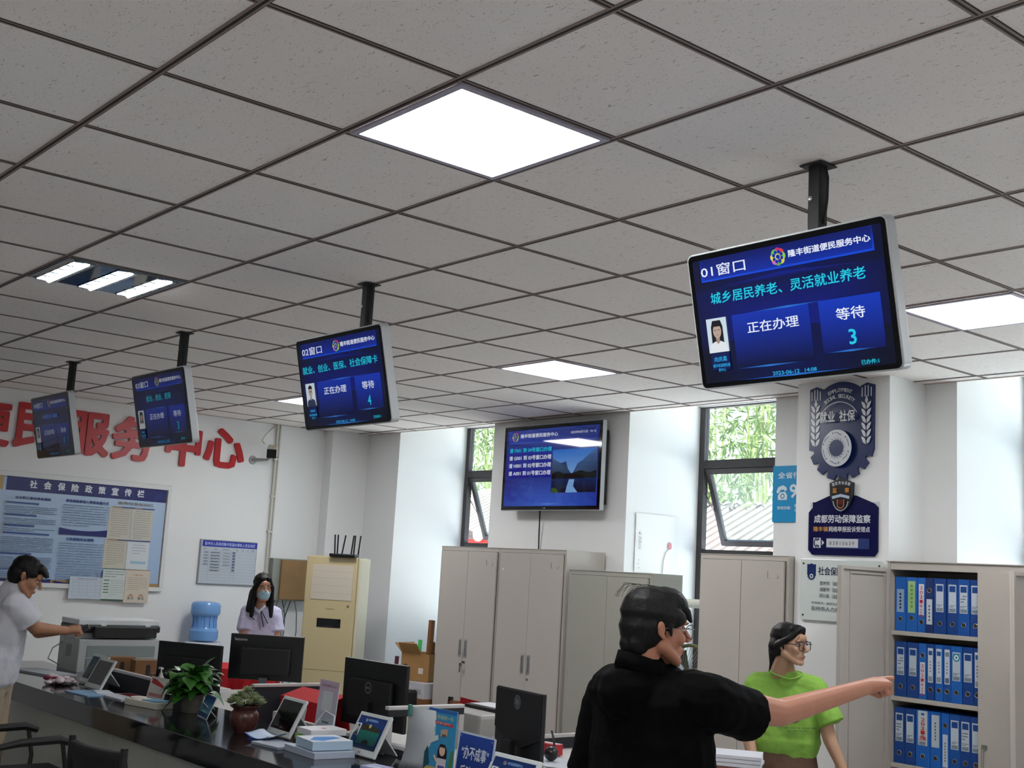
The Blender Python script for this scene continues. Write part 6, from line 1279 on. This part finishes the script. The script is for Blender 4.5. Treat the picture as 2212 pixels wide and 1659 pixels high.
for k, (cl_, th, lb) in enumerate((('#8faac4', .045, 'lowest pale blue bundle of papers in the pile beside the man in black'), ('#b9bac6', .07, 'thick white paper bundle in the middle of the pile beside the man in black'), ('#7c4440', .012, 'thin brown folder in the pile right of the man in black'), ('#c3c4cc', .05, 'curling white papers on top of the pile right of the man in black'))):
    zz = .745+(0, .045, .115, .127)[k]; t = thing('paper_bundle', lb, 'papers', (-3.56+.01*k, 4.30, zz), R(20+5*k), 'pile of papers on the staff desk')
    for q in range(3 if th > .02 else 1):
        n = 3 if th > .02 else 1; o = MB().box((-.12, -.10, th*q/n), (.12, .10, th*(q+.9)/n)).build('sheets', mat('paper_'+cl_, cl_, .7), t, bevel=.002); o.rotation_euler = (0, 0, rk.uniform(-.09, .09))
# black bag and round device left of the tall cabinets
t = thing('black_bag', 'black soft bag lying on a chest left of the tall cabinets', 'bag', (-8.93, 6.28, .44)); blob('body', [('h', [((-.2, 0, .06), .05), ((.12, 0, .05), .045), ((-.05, .02, .08), .05)])], M_blk_matte, t, .008, 4, wrinkle=.02, wsize=.05)
t = thing('round_speaker', 'black box with a round silver face, against the tall cabinet', 'speaker', (-8.70, 6.24, .44)); MB().box((-.05, -.04, 0), (.05, .06, .16)).build('body', M_black, t, bevel=.02); MB().cyl((0, -.041, .06), (0, -.046, .06), .02, seg=20).build('face', M_chrome, t, smooth=True)
ch = thing('low_chest', 'low white chest in the window bay carrying boxes', 'chest', (-9.3, 6.20, 0)); MB().box((0, 0, 0), (.645, .62, .44)).build('body', mat('ivory_chest', '#cfcab8', .5), ch, bevel=.006)
M_kraft = mat('kraft_card', '#a07848', .8, noise=.12, nscale=12); M_kraft2 = mat('kraft_dark', '#7c5430', .8, noise=.12, nscale=12)
o = MB().box((-.27, -.2, 0), (.27, .2, .075)).build('flat_carton', M_kraft2, loc=(-8.95, 6.58, .44)); tag(o, 'flat brown carton at the bottom of the stack left of the tall cabinets', 'box')
o = MB().box((-.25, -.18, 0), (.25, .19, .13)).build('white_carton', mat('white_carton', '#c3c3c8', .6), loc=(-8.95, 6.58, .515)); tag(o, 'white carton in the middle of the stack left of the tall cabinets', 'box')
g = Print(.0003); g.text('A4', -.12, .085, -.07, .1, '#8a8a92', .0); g.rect(.1, .03, .2, .075, '#a4a6ae'); g.build('print', M_paper, o, mtx=at(FACE_S, (0, -.1803, 0)))
t = thing('open_carton', 'open brown carton on top of the stack left of the tall cabinets', 'box', (-8.97, 6.58, .645), R(20)); b = MB(); W_ = .15
b.box((-W_, -W_, 0), (W_, -W_+.006, .24)); b.box((-W_, W_-.006, 0), (W_, W_, .24)); b.box((-W_, -W_+.006, 0), (-W_+.006, W_-.006, .24)); b.box((W_-.006, -W_+.006, 0), (W_, W_-.006, .24)); b.box((-W_, -W_, 0), (W_, W_, .006)); b.build('body', M_kraft, t)
f_ = MB(); f_._add([(-W_, -W_, .24), (W_*.4, -W_, .24), (W_*.3, -W_-.06, .33), (-W_, -W_-.06, .33)], [(0, 1, 2, 3)]); f_._add([(-W_, -W_, .24), (-W_, W_, .24), (-W_-.08, W_, .32), (-W_-.08, -W_, .32)], [(0, 1, 2, 3)]); f_.build('flap', M_kraft, t, solid=.005)
g = Print(.0003); g.disc(-.1, .09, .035, '#4a3424', ry=.055); g.rect(.04, .07, .09, .12, '#cfc8bc'); g.build('print', M_paper, t, mtx=at(FACE_S, (0, -W_-.0005, 0)))
o = MB().lathe([(.03, 0), (.03, .34), (.024, .34), (.024, .01), (0, .01)], seg=18).build('paper_roll', M_kraft2, smooth=True, loc=(-8.90, 6.60, .655)); o.rotation_euler = (R(6), R(8), 0); tag(o, 'brown paper roll standing in the open carton, on the right', 'roll')
o = MB().box((-.022, -.02, 0), (.022, .02, .52)).build('wood_strip', mat('strip_wood', '#8a5a34', .6), loc=(-9.05, 6.68, .655)); o.rotation_euler = (0, R(2), 0); tag(o, 'upright brown wooden strip standing in the open carton', 'strip')
t = thing('blue_bag', 'bright blue plastic bag hanging against the tall cabinet', 'bag', (-8.86, 6.78, .98)); MB().sheet([[(-.12, 0, .17), (-.05, -.02, .16), (.06, .0, .20)], [(-.06, -.02, .10), (.0, -.05, .1), (.08, -.02, .12)], [(.02, -.01, .02), (.05, -.03, .03), (.09, 0, .06)]]).build('bag', mat('blue_film', '#2f94b8', .4), t, smooth=True, solid=.004); MB().tube([(.02, 0, .18), (.04, .02, .26), (.07, .04, .2)], .004, 6).build('strap', mat('grey_cable', '#7f858a', .5), t)
for x, y, h, c, lb, c2 in ((-9.62, 6.70, .80, '#8e2c38', 'dark red stick leaning in the left window bay', '#5a2028'), (-9.53, 6.74, .90, '#d8685c', 'salmon stick with a brown end leaning in the left window bay', '#8a6a50'), (-9.40, 6.80, .97, '#cfd4d4', 'white-handled mop with a bright green grip in the left window bay', '#4fce62')):
    t = thing('broom_stick', lb, 'stick', (x, y, 0)); MB().cyl((0, 0, .0), (-.03, .05, h-.12), .013, seg=12).build('shaft', mat('stick_'+c, c, .4), t, smooth=True); MB().cyl((-.03, .05, h-.12), (-.034, .056, h), .02, seg=12).build('grip', mat('grip_'+c2, c2, .5), t, smooth=True)
    MB().box((-.08, -.03, 0), (.08, .03, .05)).build('head', mat('stick_head', '#6a6a6c', .8), t, bevel=.01)
# fan and red chair between the cabinets
t = thing('pedestal_fan', 'olive pedestal fan half hidden between two cabinets', 'fan', (-6.14, 7.0, 0))
fm = mat('olive_rim', '#77704c', .4); CFZ = .965
MB().tube([(.22*math.cos(R(a)), -.05, CFZ+.22*math.sin(R(a))) for a in range(0, 360, 12)], .014, 8, closed=True).build('rim', fm, t, smooth=True)
c_ = MB()
for k in range(40):
    a = k*math.pi/20; c_.tube([(.03*math.cos(a), -.10, CFZ+.03*math.sin(a)), (.13*math.cos(a), -.09, CFZ+.13*math.sin(a)), (.218*math.cos(a), -.05, CFZ+.218*math.sin(a))], .0016, 4)
c_.build('cage', mat('fan_wire', '#8a8468', .4), t)
for k in range(3):
    a = k*2.094; MB()._add([(.03*math.cos(a), -.045, CFZ+.03*math.sin(a)), (.19*math.cos(a-.3), -.06, CFZ+.19*math.sin(a-.3)), (.2*math.cos(a+.35), -.035, CFZ+.2*math.sin(a+.35)), (.04*math.cos(a+.9), -.04, CFZ+.04*math.sin(a+.9))], [(0, 1, 2, 3)]).build('blade', mat('fan_blade', '#6c6a58', .4), t, solid=.003)
MB().cyl((0, -.10, CFZ), (0, .08, CFZ), .05, seg=18).build('motor', fm, t, smooth=True); MB().cyl((0, .03, .03), (0, .03, .93), .016).build('pole', mat('fan_pole', '#8f8c7c', .4), t, smooth=True); MB().lathe([(.18, 0), (.18, .02), (.05, .04), (0, .04)], seg=24).build('base', fm, t, smooth=True)
t = thing('plastic_chair', 'red plastic chair in the gap between two cabinets, below the fan', 'chair', (-5.862, 6.34, 0)); M_rp = mat('red_plastic', '#a02430', .35)
MB().tube([(-.2, .16, .45), (-.2, .19, .85), (-.14, .2, .955), (0, .2, .985), (.14, .2, .955), (.2, .19, .85), (.2, .16, .45)], .02, 8).build('back_frame', M_rp, t, smooth=True); MB().box((-.2, .17, .5), (.2, .185, .85)).build('back_panel', M_rp, t, bevel=.004); MB().box((-.22, -.2, .42), (.22, .2, .45)).build('seat', M_rp, t, bevel=.012)
for sx, sy in ((-1, -1), (1, -1), (-1, 1), (1, 1)): MB().cyl((sx*.19, sy*.17, .42), (sx*.21, sy*.19, 0), .018, .014).build('leg', M_rp, t, smooth=True)

# ------------------------------------------------------------------ left wall: air conditioner, router, electric box, water
t = thing('air_conditioner', 'tall cream floor-standing air conditioner in the corner', 'air conditioner', (-9.76, 6.04, 0), R(39))
w, d, h = .53, .30, 1.70; M_ac = mat('aged_cream', '#c3b48c', .45, noise=.05, nscale=2); M_acw = mat('ac_side_white', '#d3d6d8', .4)
MB().box((-w/2, 0, 0), (w/2-.03, .05, h)).build('front', M_ac, t, bevel=.012); MB().box((-w/2, .05, 0), (w/2-.03, d, h-.003)).build('body', M_acw, t, bevel=.008); MB().box((w/2-.03, .012, 0), (w/2, d, h-.006)).build('side_panel', mat('ac_edge', '#cfc7ae', .4), t, bevel=.012)
MB().box((-.20, -.006, 1.30), (.20, .002, 1.62)).build('vent_panel', mat('vent_panel', '#c9bfb0', .45), t, bevel=.003)
ln = MB()
for z in (1.36, 1.43, 1.50, 1.56): ln.box((-.19, -.0075, z), (.19, -.006, z+.002))
ln.build('vent_slats', mat('vent_line', '#a89c8a', .6), t)
MB().box((-.12, -.004, 1.05), (.11, .002, 1.13)).build('display', M_bezel, t); MB().box((-w/2, -.0015, .66), (w/2-.03, .0, .664)).build('seam', mat('ac_seam', '#8f8464', .6), t); MB().cyl((.17, -.001, 1.25), (.17, -.006, 1.25), .01, seg=12).build('lock', mat('ac_lock', '#5a5548', .5), t)
g = Print(.0003); g.rect(-.04, 1.215, .04, 1.222, '#9a8c6c'); g.rect(-.05, 1.062, .04, 1.068, '#3a3c42'); g.build('mark', M_paper, t, mtx=at(FACE_S, (0, -.0043, 0)))
t = thing('wifi_router', 'black wireless router with six antennas on the air conditioner', 'router', (-9.70, 6.11, 1.70), R(39)); MB().box((-.125, -.07, .0), (.125, .07, .028)).build('body', M_black, t, bevel=.008)
for x, tl in ((-.115, -3), (-.09, -1), (-.045, 8), (.045, 5), (.07, 2), (.115, 4)):
    o = MB().box((-.007, -.004, 0), (.007, .004, .185)).build('antenna', M_black, t, bevel=.003, loc=(x, .06, .02)); o.rotation_euler = (0, R(tl), 0)
t = thing('electric_box', 'grey electric box with a brown wooden cover on the left wall, beside the air conditioner', 'electric box', (XL, 6.13, 1.245))
MB().box((0, -.20, 0), (.10, .20, .41)).build('box', mat('grey_green_box', '#8f928a', .5, noise=.06, nscale=8), t, bevel=.004); MB().box((.10, -.12, .01), (.13, .24, .40)).build('cover', mat('stained_cover', '#8a6a40', .6, noise=.25, nscale=7), t, bevel=.006)
wr = random.Random(4)
for k in range(6):
    y = 6.0+.045*k; o = MB().tube([(XL+.06, y, 1.246), (XL+.05, y+wr.uniform(-.05, .05), 1.12), (XL+.04, y+wr.uniform(-.09, .09), .95), (XL+.04, y+wr.uniform(-.06, .06), .72), (XL+.03, y+.02, .3)], .0055, 6).build('loose_wire', mat('wire_%d' % (k % 2), ('#4a525a', '#8f8e88')[k % 2], .6), smooth=True); tag(o, 'thin loose wire hanging below the electric box', 'wire', 'loose wires below the electric box')
t = thing('water_dispenser', 'white water dispenser by the left wall, under the blue bottle', 'water dispenser', (-10.58, 5.20, 0), R(60)); MB().box((-.16, -.16, 0), (.16, .16, .85)).build('body', mat('dispenser_white', '#cfd3d8', .4), t, bevel=.02); tp = MB(); tp.cyl((-.05, -.16, .7), (-.05, -.2, .7), .012); tp.build('tap', mat('tap_blue', '#3a6ac0', .4), t); MB().cyl((.05, -.16, .7), (.05, -.2, .7), .012).build('tap', M_cloth, t)
t = thing('water_bottle', 'large upturned blue water bottle on the dispenser', 'water bottle', (-10.58, 5.20, .85))
pr = [(.0, 0), (.06, 0), (.125, .015), (.133, .04), (.133, .10), (.12, .115), (.105, .14), (.10, .19), (.105, .235), (.128, .25), (.135, .27), (.135, .335), (.12, .36), (.09, .368), (0, .37)]
wb = bpy.data.materials.new('blue_polycarbonate'); wb.use_nodes = True; q_ = wb.node_tree.nodes['Principled BSDF']; q_.inputs['Base Color'].default_value = (*hx('#7ab2f0'), 1); q_.inputs['Roughness'].default_value = .15; q_.inputs['Alpha'].default_value = .78
MB().lathe(pr, seg=36).build('bottle', wb, t, smooth=True)
rb3 = MB()
for k in range(14): a = k*math.pi/7; rb3.tube([(.113*math.cos(a), .113*math.sin(a), .13), (.107*math.cos(a), .107*math.sin(a), .19), (.113*math.cos(a), .113*math.sin(a), .24)], .006, 6)
rb3.build('ribs', wb, t, smooth=True)
